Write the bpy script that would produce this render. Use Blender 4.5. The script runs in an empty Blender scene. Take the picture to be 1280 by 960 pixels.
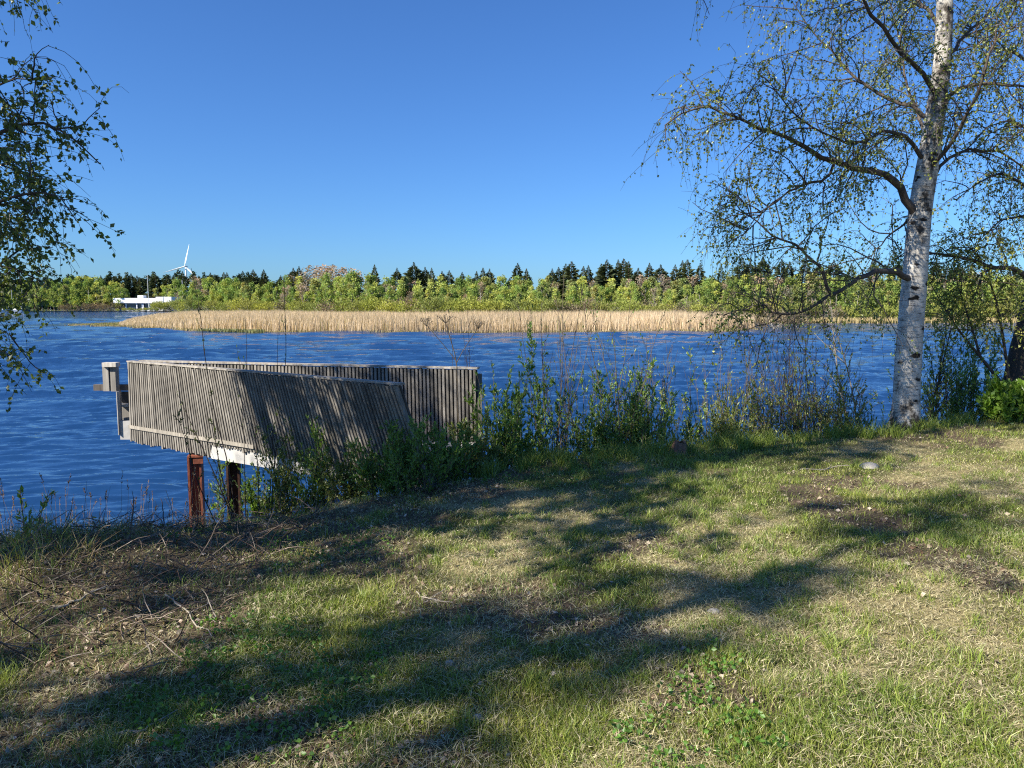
import bpy, math, random
import numpy as np
from math import radians, pi, sin, cos
from mathutils import Vector
R = np.random.RandomState(11)
random.seed(5)
sc = bpy.context.scene
COL = sc.collection

# ------------------------------------------------------------------ camera
EYE = 2.9                      # metres above the lake
FPX = 960.0                    # focal length in photograph pixels
PITCH = math.atan(97 / 960)
cam_d = bpy.data.cameras.new("camera")
cam_d.sensor_width = 36; cam_d.lens = 27
cam_d.clip_start = 0.05; cam_d.clip_end = 9000
cam = bpy.data.objects.new("camera", cam_d); COL.objects.link(cam)
cam.location = (0, 0, EYE); cam.rotation_euler = (pi / 2 - PITCH, 0, 0)
sc.camera = cam

# ------------------------------------------------------------------ light
SUN_TO = Vector((-0.845, -0.53, 0)).normalized()
SUN_EL = radians(37)
world = bpy.data.worlds.new("World"); sc.world = world; world.use_nodes = True
wn = world.node_tree.nodes; wl = world.node_tree.links
bg = wn["Background"]; bg.inputs[1].default_value = 0.071
sky = wn.new("ShaderNodeTexSky"); sky.sky_type = 'NISHITA'; sky.sun_disc = False
sky.sun_elevation = SUN_EL; sky.sun_rotation = math.atan2(SUN_TO.x, SUN_TO.y)
sky.altitude = 0; sky.air_density = 1.0; sky.dust_density = 0.45; sky.ozone_density = 3.5
tint = wn.new("ShaderNodeMix"); tint.data_type = 'RGBA'; tint.blend_type = 'MULTIPLY'; tint.inputs[0].default_value = 1
tint.inputs[7].default_value = (.41, .70, 1.10, 1)
wl.new(sky.outputs[0], tint.inputs[6]); wl.new(tint.outputs[2], bg.inputs[0])
sun_d = bpy.data.lights.new("sun", 'SUN'); sun_d.energy = 4.9; sun_d.angle = radians(0.5)
sun_d.color = (1.0, 0.92, 0.78)
sun = bpy.data.objects.new("sun", sun_d); COL.objects.link(sun)
sv = Vector((SUN_TO.x * cos(SUN_EL), SUN_TO.y * cos(SUN_EL), sin(SUN_EL)))
sun.rotation_euler = sv.to_track_quat('Z', 'Y').to_euler()
sc.view_settings.view_transform = 'Standard'; sc.view_settings.look = 'None'
sc.view_settings.exposure = 1.06; sc.view_settings.gamma = 1
sc.view_settings.use_curve_mapping = False
sc.render.engine = 'CYCLES'
sc.cycles.max_bounces = 6; sc.cycles.diffuse_bounces = 2; sc.cycles.glossy_bounces = 3
sc.cycles.transmission_bounces = 3; sc.cycles.transparent_max_bounces = 8
sc.cycles.caustics_reflective = False; sc.cycles.caustics_refractive = False
sc.cycles.use_adaptive_sampling = False
sc.cycles.use_denoising = False; sc.cycles.sample_clamp_direct = 6; sc.cycles.sample_clamp_indirect = 4
sc.cycles.pixel_filter_type = 'BLACKMAN_HARRIS'; sc.cycles.filter_width = 1.15

# ------------------------------------------------------------------ helpers
def ray(px, py):
    u = (px - 640) / FPX; v = (480 - py) / FPX
    cp, sp = cos(PITCH), sin(PITCH)
    return np.array([u, cp + v * sp, v * cp - sp])
def at(px, py, d):             # point at forward distance d (world Y)
    r = ray(px, py); r = r / r[1]
    return np.array([0, 0, EYE]) + r * d
def onz(px, py, z):
    r = ray(px, py); return np.array([0, 0, EYE]) + r * ((z - EYE) / r[2])

class VN:                      # value noise on a plane
    def __init__(s, seed): s.t = np.random.RandomState(seed).rand(256, 256)
    def one(s, x, y):
        xi = np.floor(x).astype(int); yi = np.floor(y).astype(int)
        fx = x - xi; fy = y - yi
        fx = fx * fx * (3 - 2 * fx); fy = fy * fy * (3 - 2 * fy)
        a = s.t[xi & 255, yi & 255]; b = s.t[(xi + 1) & 255, yi & 255]
        c = s.t[xi & 255, (yi + 1) & 255]; d = s.t[(xi + 1) & 255, (yi + 1) & 255]
        return (a * (1 - fx) + b * fx) * (1 - fy) + (c * (1 - fx) + d * fx) * fy
    def __call__(s, x, y, f=1.0, o=3):
        x = np.asarray(x, float); y = np.asarray(y, float)
        v = 0; amp = 1; tot = 0
        for k in range(o):
            v = v + s.one(x * f + 17.3 * k, y * f - 9.1 * k) * amp; tot += amp; amp *= .5; f *= 2.03
        return v / tot
N1, N2, N3 = VN(1), VN(2), VN(3)

class MB:                      # mesh collector: verts, quads, tris, colours
    def __init__(s): s.v = []; s.q = []; s.t = []; s.c = []; s.n = 0
    def add(s, v, q=None, t=None, c=None):
        v = np.asarray(v, float).reshape(-1, 3)
        if q is not None and len(q): s.q.append(np.asarray(q, int).reshape(-1, 4) + s.n)
        if t is not None and len(t): s.t.append(np.asarray(t, int).reshape(-1, 3) + s.n)
        if c is None: c = (1, 1, 1)
        c = np.asarray(c, float)
        if c.ndim == 1: c = np.tile(c, (len(v), 1))
        s.c.append(c); s.v.append(v); s.n += len(v); return s
    def box(s, c, sx, sy, sz, ax=(1, 0, 0), up=(0, 0, 1), col=None):
        ax = np.array(ax, float); ax /= np.linalg.norm(ax); up = np.array(up, float)
        sd = np.cross(up, ax); sd /= np.linalg.norm(sd); up = np.cross(ax, sd)
        c = np.array(c, float); v = []
        for k in (-1, 1):
            for j in (-1, 1):
                for i in (-1, 1): v.append(c + ax * i * sx / 2 + sd * j * sy / 2 + up * k * sz / 2)
        return s.add(v, [(0, 2, 3, 1), (4, 5, 7, 6), (0, 1, 5, 4), (2, 6, 7, 3), (0, 4, 6, 2), (1, 3, 7, 5)], c=col)
    def hexa(s, b, t, col=None):           # 4 bottom, 4 top points, same winding
        v = list(b) + list(t)
        return s.add(v, [(3, 2, 1, 0), (4, 5, 6, 7), (0, 1, 5, 4), (1, 2, 6, 5), (2, 3, 7, 6), (3, 0, 4, 7)], c=col)
    def tubes(s, P, r, sides=4, col=None, cap=False):   # P (N,K,3)  r (N,K)
        P = np.asarray(P, float); r = np.asarray(r, float)
        if P.ndim == 2: P = P[None]; r = r[None]
        N, K, _ = P.shape
        T = np.gradient(P, axis=1); T /= np.linalg.norm(T, axis=2, keepdims=True) + 1e-9
        ref = np.where(np.abs(T[..., 2:3]) > .85, np.array([1., 0, 0]), np.array([0, 0, 1.]))
        ref = np.repeat(ref[:, K // 2:K // 2 + 1], K, axis=1)
        A = np.cross(T, ref); A /= np.linalg.norm(A, axis=2, keepdims=True) + 1e-9
        B = np.cross(T, A)
        th = np.arange(sides) * 2 * pi / sides
        V = P[:, :, None] + r[:, :, None, None] * (A[:, :, None] * np.cos(th)[None, None, :, None] + B[:, :, None] * np.sin(th)[None, None, :, None])
        n = np.arange(N)[:, None, None] * K * sides; k = np.arange(K - 1)[None, :, None] * sides; a = np.arange(sides)[None, None, :]
        b = (a + 1) % sides
        Q = np.stack([n + k + a, n + k + b, n + k + sides + b, n + k + sides + a], -1).reshape(-1, 4)
        s.add(V, Q, c=col if col is None or np.ndim(col) == 1 else np.repeat(col, K * sides, axis=0))
        if cap:
            for kk in (0, K - 1):
                for i in range(N):
                    ring = V[i, kk]; cen = ring.mean(0)
                    s.add(np.vstack([ring, cen]), t=[(j, (j + 1) % sides, sides) for j in range(sides)], c=col if np.ndim(col) == 1 else None)
        return s
    def leaves(s, P, D, size, col, wid=.55, fold=.0, rs=R):   # kite leaves
        P = np.asarray(P, float); n = len(P)
        if not n: return s
        D = D / (np.linalg.norm(D, axis=1, keepdims=True) + 1e-9)
        rn = rs.normal(size=(n, 3)); S = np.cross(D, rn); S /= np.linalg.norm(S, axis=1, keepdims=True) + 1e-9
        L = np.asarray(size, float).reshape(-1, 1) * np.ones((n, 1))
        U = np.cross(D, S)
        v = np.stack([P, P + D * L * .45 + S * L * wid / 2 + U * L * .08, P + D * L, P + D * L * .45 - S * L * wid / 2 + U * L * .08], 1)
        i = np.arange(n)[:, None] * 4
        q = np.concatenate([i, i + 1, i + 2, i + 3], 1)
        s.add(v, q, c=np.repeat(col, 4, axis=0) if np.ndim(col) == 2 else col)
        return s
    def build(s, name, mat, parent=None, smooth=False, mats=None):
        me = bpy.data.meshes.new(name)
        V = np.concatenate(s.v) if s.v else np.zeros((0, 3))
        Q = np.concatenate(s.q) if s.q else np.zeros((0, 4), int)
        T = np.concatenate(s.t) if s.t else np.zeros((0, 3), int)
        me.vertices.add(len(V)); me.vertices.foreach_set("co", V.ravel().astype(np.float32))
        loops = np.concatenate([Q.ravel(), T.ravel()]).astype(np.int32)
        me.loops.add(len(loops)); me.loops.foreach_set("vertex_index", loops)
        me.polygons.add(len(Q) + len(T))
        st = np.concatenate([np.arange(len(Q)) * 4, len(Q) * 4 + np.arange(len(T)) * 3]).astype(np.int32)
        me.polygons.foreach_set("loop_start", st)
        me.polygons.foreach_set("use_smooth", np.full(len(Q) + len(T), bool(smooth)))
        me.update(calc_edges=True)
        C = np.concatenate(s.c); C4 = np.ones((len(C), 4), np.float32); C4[:, :3] = C
        ca = me.color_attributes.new("col", 'FLOAT_COLOR', 'POINT'); ca.data.foreach_set("color", C4.ravel())
        me.materials.append(mat)
        o = bpy.data.objects.new(name, me); COL.objects.link(o)
        if parent is not None: o.parent = parent
        return o

def rel(o, loc):               # move the mesh so its origin sits at loc (world look unchanged)
    loc = Vector(loc); me = o.data
    n = len(me.vertices); a = np.empty(n * 3, np.float32); me.vertices.foreach_get("co", a)
    a = a.reshape(-1, 3) - np.array(loc, np.float32); me.vertices.foreach_set("co", a.ravel()); me.update()
    o.location = loc
def empty(name, loc=(0, 0, 0), rz=0):
    o = bpy.data.objects.new(name, None); COL.objects.link(o); o.location = loc; o.rotation_euler = (0, 0, rz)
    o.empty_display_size = .2
    return o
def tag(o, label=None, cat=None, group=None, kind=None):
    if label: o["label"] = label
    if cat: o["category"] = cat
    if group: o["group"] = group
    if kind: o["kind"] = kind
    return o
def sub(mb, loc):              # shift a collector so it is relative to loc
    loc = np.array(loc, float); mb.v = [v - loc for v in mb.v]; return mb
def nrm(a): return a / (np.linalg.norm(a, axis=-1, keepdims=True) + 1e-9)

# ------------------------------------------------------------------ materials
def mat(name):
    m = bpy.data.materials.new(name); m.use_nodes = True
    nt = m.node_tree; nt.nodes.clear()
    out = nt.nodes.new("ShaderNodeOutputMaterial")
    return m, nt, out
def nd(nt, t, **k):
    n = nt.nodes.new(t)
    for a, b in k.items():
        if a.startswith("i_"):
            key = a[2:]; key = int(key) if key.isdigit() else key.replace("_", " ")
            n.inputs[key].default_value = b
        else: setattr(n, a, b)
    return n
def ramp(nt, fac, stops):
    r = nt.nodes.new("ShaderNodeValToRGB"); e = r.color_ramp.elements
    while len(e) < len(stops): e.new(.5)
    for i, (p, c) in enumerate(stops): e[i].position = p; e[i].color = (*c, 1) if len(c) == 3 else c
    nt.links.new(fac, r.inputs[0]); return r.outputs[0]
def mul(nt, a, b, typ='MULTIPLY', f=1.0):
    m = nd(nt, "ShaderNodeMix", data_type='RGBA', blend_type=typ); m.inputs[0].default_value = f
    for s, x in ((6, a), (7, b)):
        if isinstance(x, tuple): m.inputs[s].default_value = (*x, 1)
        else: nt.links.new(x, m.inputs[s])
    return m.outputs[2]
def noise(nt, scale, coord='Object', detail=4, stretch=None, rough=.55):
    tc = nd(nt, "ShaderNodeTexCoord"); mp = nd(nt, "ShaderNodeMapping")
    nt.links.new(tc.outputs[coord], mp.inputs[0])
    if stretch: mp.inputs['Scale'].default_value = stretch
    n = nd(nt, "ShaderNodeTexNoise"); n.inputs['Scale'].default_value = scale; n.inputs['Detail'].default_value = detail
    n.inputs['Roughness'].default_value = rough
    nt.links.new(mp.outputs[0], n.inputs['Vector']); return n.outputs['Fac']
def leaf_mat(name, trans=.38, gloss=.05, rnd=0.0, rough=.45):
    m, nt, out = mat(name)
    a = nd(nt, "ShaderNodeAttribute", attribute_name="col"); c = a.outputs['Color']
    if rnd:
        oi = nd(nt, "ShaderNodeObjectInfo")
        f = ramp(nt, oi.outputs['Random'], [(0, (1 - rnd, 1 - rnd * .8, 1 - rnd)), (.5, (1, 1, .9)), (1, (1 + rnd, 1 + rnd * .5, 1))])
        c = mul(nt, c, f)
    d = nd(nt, "ShaderNodeBsdfDiffuse"); t = nd(nt, "ShaderNodeBsdfTranslucent"); g = nd(nt, "ShaderNodeBsdfGlossy")
    g.inputs['Roughness'].default_value = rough
    nt.links.new(c, d.inputs[0])
    tc = mul(nt, c, (1.25, 1.2, .55)); nt.links.new(tc, t.inputs[0])
    m1 = nd(nt, "ShaderNodeMixShader", i_0=trans); nt.links.new(d.outputs[0], m1.inputs[1]); nt.links.new(t.outputs[0], m1.inputs[2])
    m2 = nd(nt, "ShaderNodeMixShader", i_0=gloss); nt.links.new(m1.outputs[0], m2.inputs[1]); nt.links.new(g.outputs[0], m2.inputs[2])
    nt.links.new(m2.outputs[0], out.inputs[0]); return m
def simple(name, col, rough=.7, var=.25, scale=8, coord='Object', stretch=None, attr=False, bump=.0, metal=0, spec=.3):
    m, nt, out = mat(name)
    p = nd(nt, "ShaderNodeBsdfPrincipled"); p.inputs['Roughness'].default_value = rough; p.inputs['Metallic'].default_value = metal
    p.inputs['Specular IOR Level'].default_value = spec
    n = noise(nt, scale, coord, 5, stretch)
    c = ramp(nt, n, [(.25, tuple(max(0, x * (1 - var)) for x in col)), (.75, tuple(x * (1 + var) for x in col))])
    if attr:
        a = nd(nt, "ShaderNodeAttribute", attribute_name="col"); c = mul(nt, c, a.outputs['Color'])
    nt.links.new(c, p.inputs['Base Color'])
    if bump:
        b = nd(nt, "ShaderNodeBump"); b.inputs['Strength'].default_value = bump; b.inputs['Distance'].default_value = .01
        nt.links.new(n, b.inputs['Height']); nt.links.new(b.outputs[0], p.inputs['Normal'])
    nt.links.new(p.outputs[0], out.inputs[0]); return m

M = {}
M['leaf'] = leaf_mat('leaf', .42)
M['farleaf'] = leaf_mat('far_leaf', .3, .0, .22)
M['needle'] = leaf_mat('needle', .12, .0, .2)
M['grass'] = leaf_mat('grass_blade', .3, .04)
M['dry'] = leaf_mat('dry_blade', .25, .03)
M['twig'] = simple('twig_bark', (.055, .042, .035), .8, .3, 20)
M['limb'] = simple('limb_bark', (.085, .07, .06), .85, .45, 14, bump=.6)
M['shrubwood'] = simple('shrub_bark', (.11, .09, .065), .8, .35, 18)
M['paletwig'] = simple('pale_stem', (.34, .30, .25), .7, .3, 25)
M['farwood'] = simple('far_trunk', (.30, .28, .25), .8, .4, 1.5)
M['pinebark'] = simple('pine_bark', (.13, .08, .055), .8, .3, 1.5)
M['concrete'] = simple('concrete', (.45, .44, .43), .85, .16, 9, bump=.25)
M['rust'] = simple('rusty_red_steel', (.23, .075, .045), .6, .45, 22, bump=.4)
M['shaderust'] = simple('shaded_rusty_steel', (.075, .035, .025), .75, .5, 22, bump=.4)  # darker rust, with shade from shrubs and trees painted into the colour
M['white'] = simple('white_paint', (.78, .79, .80), .5, .06, .5)
M['darkglass'] = simple('dark_glass', (.03, .04, .06), .15, .2, .5, spec=.6)
M['greymetal'] = simple('grey_metal', (.45, .46, .48), .5, .1, 1)
M['stone'] = simple('stone', (.36, .34, .31), .85, .3, 14, bump=.7)
M['darkstone'] = simple('dark_stone', (.12, .115, .11), .85, .4, 9, bump=.8)
M['navy'] = simple('navy_paint', (.03, .05, .12), .4, .1, 1)
M['turbine'] = simple('turbine_paint', (.80, .82, .85), .5, .02, .1)
M['redleaf'] = leaf_mat('brown_leaf', .25, .03)

def bark_material():
    m, nt, out = mat('birch_bark')
    p = nd(nt, "ShaderNodeBsdfPrincipled"); p.inputs['Roughness'].default_value = .75
    p.inputs['Specular IOR Level'].default_value = .25
    base = ramp(nt, noise(nt, 7, 'Object', 6), [(.3, (.36, .34, .31)), (.7, (.66, .63, .57))])
    # horizontal lenticels and peeling lines
    l = noise(nt, 9, 'Object', 6, (1, 1, 11), .65)
    lm = ramp(nt, l, [(.38, (.12, .10, .09)), (.47, (1, 1, 1))])
    c = mul(nt, base, lm, f=.85)
    # black knots
    tc = nd(nt, "ShaderNodeTexCoord"); mp = nd(nt, "ShaderNodeMapping"); mp.inputs['Scale'].default_value = (1, 1, 1.9)
    nt.links.new(tc.outputs['Object'], mp.inputs[0])
    ns = nd(nt, "ShaderNodeTexNoise"); ns.inputs['Scale'].default_value = 9
    nt.links.new(mp.outputs[0], ns.inputs['Vector'])
    mx = nd(nt, "ShaderNodeMix", data_type='RGBA', blend_type='ADD'); mx.inputs[0].default_value = .16
    nt.links.new(mp.outputs[0], mx.inputs[6]); nt.links.new(ns.outputs['Color'], mx.inputs[7])
    vo = nd(nt, "ShaderNodeTexVoronoi"); vo.inputs['Scale'].default_value = 3.6
    nt.links.new(mx.outputs[2], vo.inputs['Vector'])
    km = ramp(nt, vo.outputs['Distance'], [(.17, (.03, .025, .022)), (.25, (1, 1, 1))])
    c = mul(nt, c, km)
    # rough dark plates: more of them near the foot
    a = nd(nt, "ShaderNodeAttribute", attribute_name="col")
    pl = noise(nt, 5, 'Object', 7, (1.4, 1.4, .8), .7)
    ad = nd(nt, "ShaderNodeMath", operation='ADD'); nt.links.new(pl, ad.inputs[0])
    sp = nd(nt, "ShaderNodeSeparateColor"); nt.links.new(a.outputs['Color'], sp.inputs[0]); nt.links.new(sp.outputs[0], ad.inputs[1])
    pm = ramp(nt, ad.outputs[0], [(.80, (0, 0, 0)), (.95, (1, 1, 1))])
    mm = nd(nt, "ShaderNodeMix", data_type='RGBA'); nt.links.new(pm, mm.inputs[0]); nt.links.new(c, mm.inputs[6])
    mm.inputs[7].default_value = (.045, .038, .032, 1)
    nt.links.new(mm.outputs[2], p.inputs['Base Color'])
    b = nd(nt, "ShaderNodeBump"); b.inputs['Strength'].default_value = .7; b.inputs['Distance'].default_value = .02
    nt.links.new(pl, b.inputs['Height']); nt.links.new(b.outputs[0], p.inputs['Normal'])
    nt.links.new(p.outputs[0], out.inputs[0]); return m
M['birch'] = bark_material()

def wood_material():
    m, nt, out = mat('weathered_wood')
    p = nd(nt, "ShaderNodeBsdfPrincipled"); p.inputs['Roughness'].default_value = .8; p.inputs['Specular IOR Level'].default_value = .2
    g = noise(nt, 26, 'Object', 5, (1, 1, .06))
    c = ramp(nt, g, [(.25, (.165, .155, .145)), (.6, (.34, .325, .305)), (.8, (.46, .445, .42))])
    big = ramp(nt, noise(nt, 1.7, 'Object', 4), [(.3, (.75, .74, .72)), (.7, (1.1, 1.08, 1.04))])
    c = mul(nt, c, big)
    a = nd(nt, "ShaderNodeAttribute", attribute_name="col"); c = mul(nt, c, a.outputs['Color'])
    nt.links.new(c, p.inputs['Base Color'])
    b = nd(nt, "ShaderNodeBump"); b.inputs['Strength'].default_value = .3; b.inputs['Distance'].default_value = .004
    nt.links.new(g, b.inputs['Height']); nt.links.new(b.outputs[0], p.inputs['Normal'])
    nt.links.new(p.outputs[0], out.inputs[0]); return m
M['wood'] = wood_material()

def soil_material():
    m, nt, out = mat('soil_and_moss')
    p = nd(nt, "ShaderNodeBsdfPrincipled"); p.inputs['Roughness'].default_value = .95; p.inputs['Specular IOR Level'].default_value = .1
    a = nd(nt, "ShaderNodeAttribute", attribute_name="col")
    f = ramp(nt, noise(nt, 45, 'Object', 8, None, .7), [(.3, (.35, .35, .35)), (.55, (1, 1, 1)), (.75, (1.7, 1.65, 1.5))])
    g = ramp(nt, noise(nt, 5, 'Object', 6), [(.3, (.75, .8, .7)), (.7, (1.25, 1.2, 1.1))])
    nt.links.new(mul(nt, mul(nt, a.outputs['Color'], f), g), p.inputs['Base Color'])
    b = nd(nt, "ShaderNodeBump"); b.inputs['Strength'].default_value = .9; b.inputs['Distance'].default_value = .02
    nt.links.new(noise(nt, 60, 'Object', 8, None, .7), b.inputs['Height']); nt.links.new(b.outputs[0], p.inputs['Normal'])
    nt.links.new(p.outputs[0], out.inputs[0]); return m
M['soil'] = soil_material()

def water_material():
    m, nt, out = mat('lake_water')
    p = nd(nt, "ShaderNodeBsdfPrincipled")
    p.inputs['Base Color'].default_value = (.009, .040, .122, 1)
    p.inputs['Roughness'].default_value = .06; p.inputs['IOR'].default_value = 1.5
    n1 = noise(nt, 2.4, 'Object', 5, (.35, 1, 1), .6)
    n2 = noise(nt, 5.5, 'Object', 3, (.26, 1, 1), .55)
    b = nd(nt, "ShaderNodeBump"); b.inputs['Strength'].default_value = 1; b.inputs['Distance'].default_value = .6
    tc = nd(nt, "ShaderNodeTexCoord"); sx = nd(nt, "ShaderNodeSeparateXYZ"); nt.links.new(tc.outputs['Object'], sx.inputs[0])
    mr = nd(nt, "ShaderNodeMapRange"); nt.links.new(sx.outputs[1], mr.inputs[0])
    for i_, v_ in ((1, 12), (2, 60), (3, .03), (4, .30)): mr.inputs[i_].default_value = v_
    nt.links.new(mr.outputs[0], b.inputs['Distance'])
    nt.links.new(n1, b.inputs['Height'])
    b2 = nd(nt, "ShaderNodeBump"); b2.inputs['Strength'].default_value = 1; b2.inputs['Distance'].default_value = .02
    nt.links.new(n2, b2.inputs['Height']); nt.links.new(b.outputs[0], b2.inputs['Normal'])
    nt.links.new(b2.outputs[0], p.inputs['Normal'])
    nt.links.new(p.outputs[0], out.inputs[0]); return m
M['water'] = water_material()

# ------------------------------------------------------------------ ground
def E(x): return np.interp(x, [-60, -8, -5, -2.5, 0, 2, 5, 8, 14, 60], [8.0, 8.6, 8.9, 9.2, 9.7, 10.3, 11.4, 12.8, 15, 26])
def gz(x, y, fine=True):
    x = np.asarray(x, float); y = np.asarray(y, float)
    H = np.interp(x, [-8, -4, -1, 2, 5, 12], [1.0, 1.03, 1.17, 1.28, 1.33, 1.45])
    w = np.interp(x, [-5, -3, -1.2, 0, 2, 5], [4.4, 3.8, 2.6, 1.7, 1.7, 1.7])
    e = E(x) - y + (N2(x, y, .8, 2) - .5) * .7
    t = np.clip(e / w, 0, 1); s = t * t * (3 - 2 * t)
    z = H * s ** .85 + np.where(e < 0, np.maximum(e * .4, -1.5), 0)
    z = z + .27 * np.exp(-((x + 3.0) ** 2 / .9 + (y - 4.9) ** 2 / .7))          # hump of old litter
    if fine: z = z + (N1(x, y, 2.2, 4) - .5) * .10 * np.clip(t * 3, .1, 1)
    return z
def dryness(x, y):             # 1 = straw, 0 = green
    n = N3(x, y, .75, 4) * .75 + N1(x, y, 3.1, 2) * .25
    side = np.interp(x - .25 * y, [-3, -1, .3, 4], [-.05, 0, .085, .05]) + np.interp(y, [2, 3.2, 4.2, 7], [.11, .07, .0, -.02])
    return np.clip((n + side - .515) / .16, 0, 1)
def barren(x, y):              # litter / bare soil
    return np.clip((N2(x + 31, y - 7, 1.1, 4) + np.interp(x, [-4, -2.2, -1, .3, 2], [.25, .21, .14, .05, -.04]) + .16 * np.exp(-((x + 2.9) ** 2 / 1.1 + (y - 4.7) ** 2 / 1.2)) - .56) / .08, 0, 1)

xs = np.concatenate([np.linspace(-3000, -60, 12), np.linspace(-50, -10, 40), np.linspace(-9.9, 10, 330), np.linspace(10.3, 50, 50), np.linspace(60, 3000, 12)])
ys = np.concatenate([np.linspace(-3000, -60, 10), np.linspace(-50, 0, 40), np.linspace(.15, 13, 230), np.linspace(13.3, 30, 20)])
X, Y = np.meshgrid(xs, ys); Z = gz(X, Y)
nx, ny = len(xs), len(ys)
ii = (np.arange(ny - 1)[:, None] * nx + np.arange(nx - 1)[None]).ravel()
Qg = np.stack([ii, ii + 1, ii + nx + 1, ii + nx], 1)
dr = dryness(X, Y)[..., None]; ba = barren(X, Y)[..., None]
gc = (1 - dr) * np.array([.085, .090, .035]) + dr * np.array([.30, .26, .15])
gc = gc * (1 - ba) + ba * np.array([.13, .10, .075])
wet = np.clip((.25 - Z) / .2, 0, 1)[..., None]; gc = gc * (1 - wet) + wet * np.array([.035, .028, .02])
g = MB().add(np.stack([X, Y, Z], -1), Qg, c=gc.reshape(-1, 3)).build('ground', M['soil'], smooth=True)
tag(g, kind='structure')

# ------------------------------------------------------------------ lake
rows = np.concatenate([2.9 * 960 / np.arange(440, 18, -0.5), 2.9 * 960 / np.arange(18, 1.2, -.2), [3000, 4500, 7000]])
th = np.radians(np.concatenate([np.linspace(-89, -50, 30), np.linspace(-49.6, 49.6, 820), np.linspace(50, 89, 30)]))
RR, TT = np.meshgrid(rows, th, indexing='ij')
WX, WY = RR * np.sin(TT), RR * np.cos(TT)
step = np.abs(np.gradient(rows))[:, None]
WZ = np.zeros_like(WX); rw = np.random.RandomState(4)
gust = np.clip(.75 + 1.0 * (N1(WX, WY, .05, 2) - .5), .4, 1.2)
for k in range(34):
    lam = .28 * 1.13 ** (k * .8) * (1 + .15 * rw.rand())
    a = radians(97 + rw.normal() * 15)
    kx, ky = cos(a) * 2 * pi / lam, sin(a) * 2 * pi / lam
    amp = .0092 * lam ** .8 * (2.9 if lam < .75 else 1.3 if lam < 1.6 else 1.0) * (1 if lam < .9 else np.interp(WY, [12, 45], [.45, 2.5]))
    fade = np.clip(lam / (2.0 * step) - .5, 0, 1)
    ph = kx * WX + ky * WY + rw.rand() * 6.28
    # group modulation keeps the crests short
    md = .6 + .6 * np.sin((kx * .13 - ky * .05) * WX + (ky * .09 + kx * .1) * WY + rw.rand() * 6)
    s_ = np.sin(ph); WZ += amp * fade * md * (s_ + .28 * np.cos(2 * ph))
WZ *= gust
nr, nt_ = WX.shape
ii = (np.arange(nr - 1)[:, None] * nt_ + np.arange(nt_ - 1)[None]).ravel()
Qw = np.stack([ii, ii + nt_, ii + nt_ + 1, ii + 1], 1)
lake = MB().add(np.stack([WX, WY, WZ], -1), Qw).build('lake', M['water'], smooth=True)
tag(lake, kind='structure')

# ------------------------------------------------------------------ far land
def sheet(name, pts, z, m, col, kind='structure'):
    pts = [np.array(p[:2]) for p in pts]
    mb = MB(); c = np.mean(pts, axis=0)
    v = [[*p, z] for p in pts]
    me = bpy.data.meshes.new(name); n = len(v)
    lo = [[*(p + (p - c) / np.linalg.norm(p - c) * .0), -1.0] for p in pts]
    me.from_pydata([tuple(a) for a in v + lo], [], [tuple(range(n))] + [(i, i + n, (i + 1) % n + n, (i + 1) % n) for i in range(n)])
    ca = me.color_attributes.new("col", 'FLOAT_COLOR', 'POINT')
    ca.data.foreach_set("color", np.tile(np.array([*col, 1], np.float32), 2 * n))
    me.materials.append(m); o = bpy.data.objects.new(name, me); COL.objects.link(o)
    if kind: o["kind"] = kind
    return o
FAR = [onz(px, py, 0) for px, py in ((-700, 390.4), (0, 389.4), (145, 389.2), (210, 389.6), (240, 391), (300, 394), (420, 399), (560, 401.5), (760, 402.5), (960, 403.6), (1100, 404.2), (1290, 403.8), (1900, 404))]
pts = [(-4500, 700)] + [tuple(p[:2]) for p in FAR] + [(900, 150), (4500, 200), (5500, 6500), (-5500, 6500)]
sheet('far_shore', pts, .35, M['soil'], (.085, .10, .04))

# reed bed
RB = [(88, 407.0), (150, 408.6), (200, 411), (250, 413.6), (330, 415.2), (480, 415.8), (640, 415.6), (800, 415), (900, 414.2), (944, 412.6),
      (938, 406), (800, 402.6), (560, 401.6), (420, 399), (300, 394.2), (240, 391.6), (205, 394), (165, 399.5), (150, 404.5), (120, 405.4)]
RBp = np.array([onz(a, b, 0)[:2] for a, b in RB])
def inside(P, poly):
    x, y = P[:, 0], P[:, 1]; r = np.zeros(len(P), bool); n = len(poly); j = n - 1
    for i in range(n):
        xi, yi = poly[i]; xj, yj = poly[j]
        c = ((yi > y) != (yj > y)) & (x < (xj - xi) * (y - yi) / (yj - yi + 1e-12) + xi)
        r ^= c; j = i
    return r
def blades(mb, P, H, W, bend, col, rs=R, lean=None):
    n = len(P); a = rs.rand(n) * 2 * pi; side = np.stack([np.cos(a), np.sin(a), np.zeros(n)], 1)
    b = rs.rand(n) * 2 * pi
    if lean is not None: b = lean + rs.normal(size=n) * .9
    out = np.stack([np.cos(b), np.sin(b), np.zeros(n)], 1) * (bend * H)[:, None]
    up = np.array([0, 0, 1.]) * np.sqrt(np.clip(1 - bend ** 2, .06, 1))[:, None] * H[:, None]
    W = W[:, None]
    m_ = P + out * .30 + up * .58; t = P + out + up
    v = np.stack([P - side * W / 2, P + side * W / 2, m_ + side * W * .36, m_ - side * W * .36, t], 1)
    i = np.arange(n)[:, None] * 5
    cc = np.repeat(col, 5, axis=0)
    mb.add(v, np.concatenate([i, i + 1, i + 2, i + 3], 1), np.concatenate([i + 3, i + 2, i + 4], 1), cc)
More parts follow.
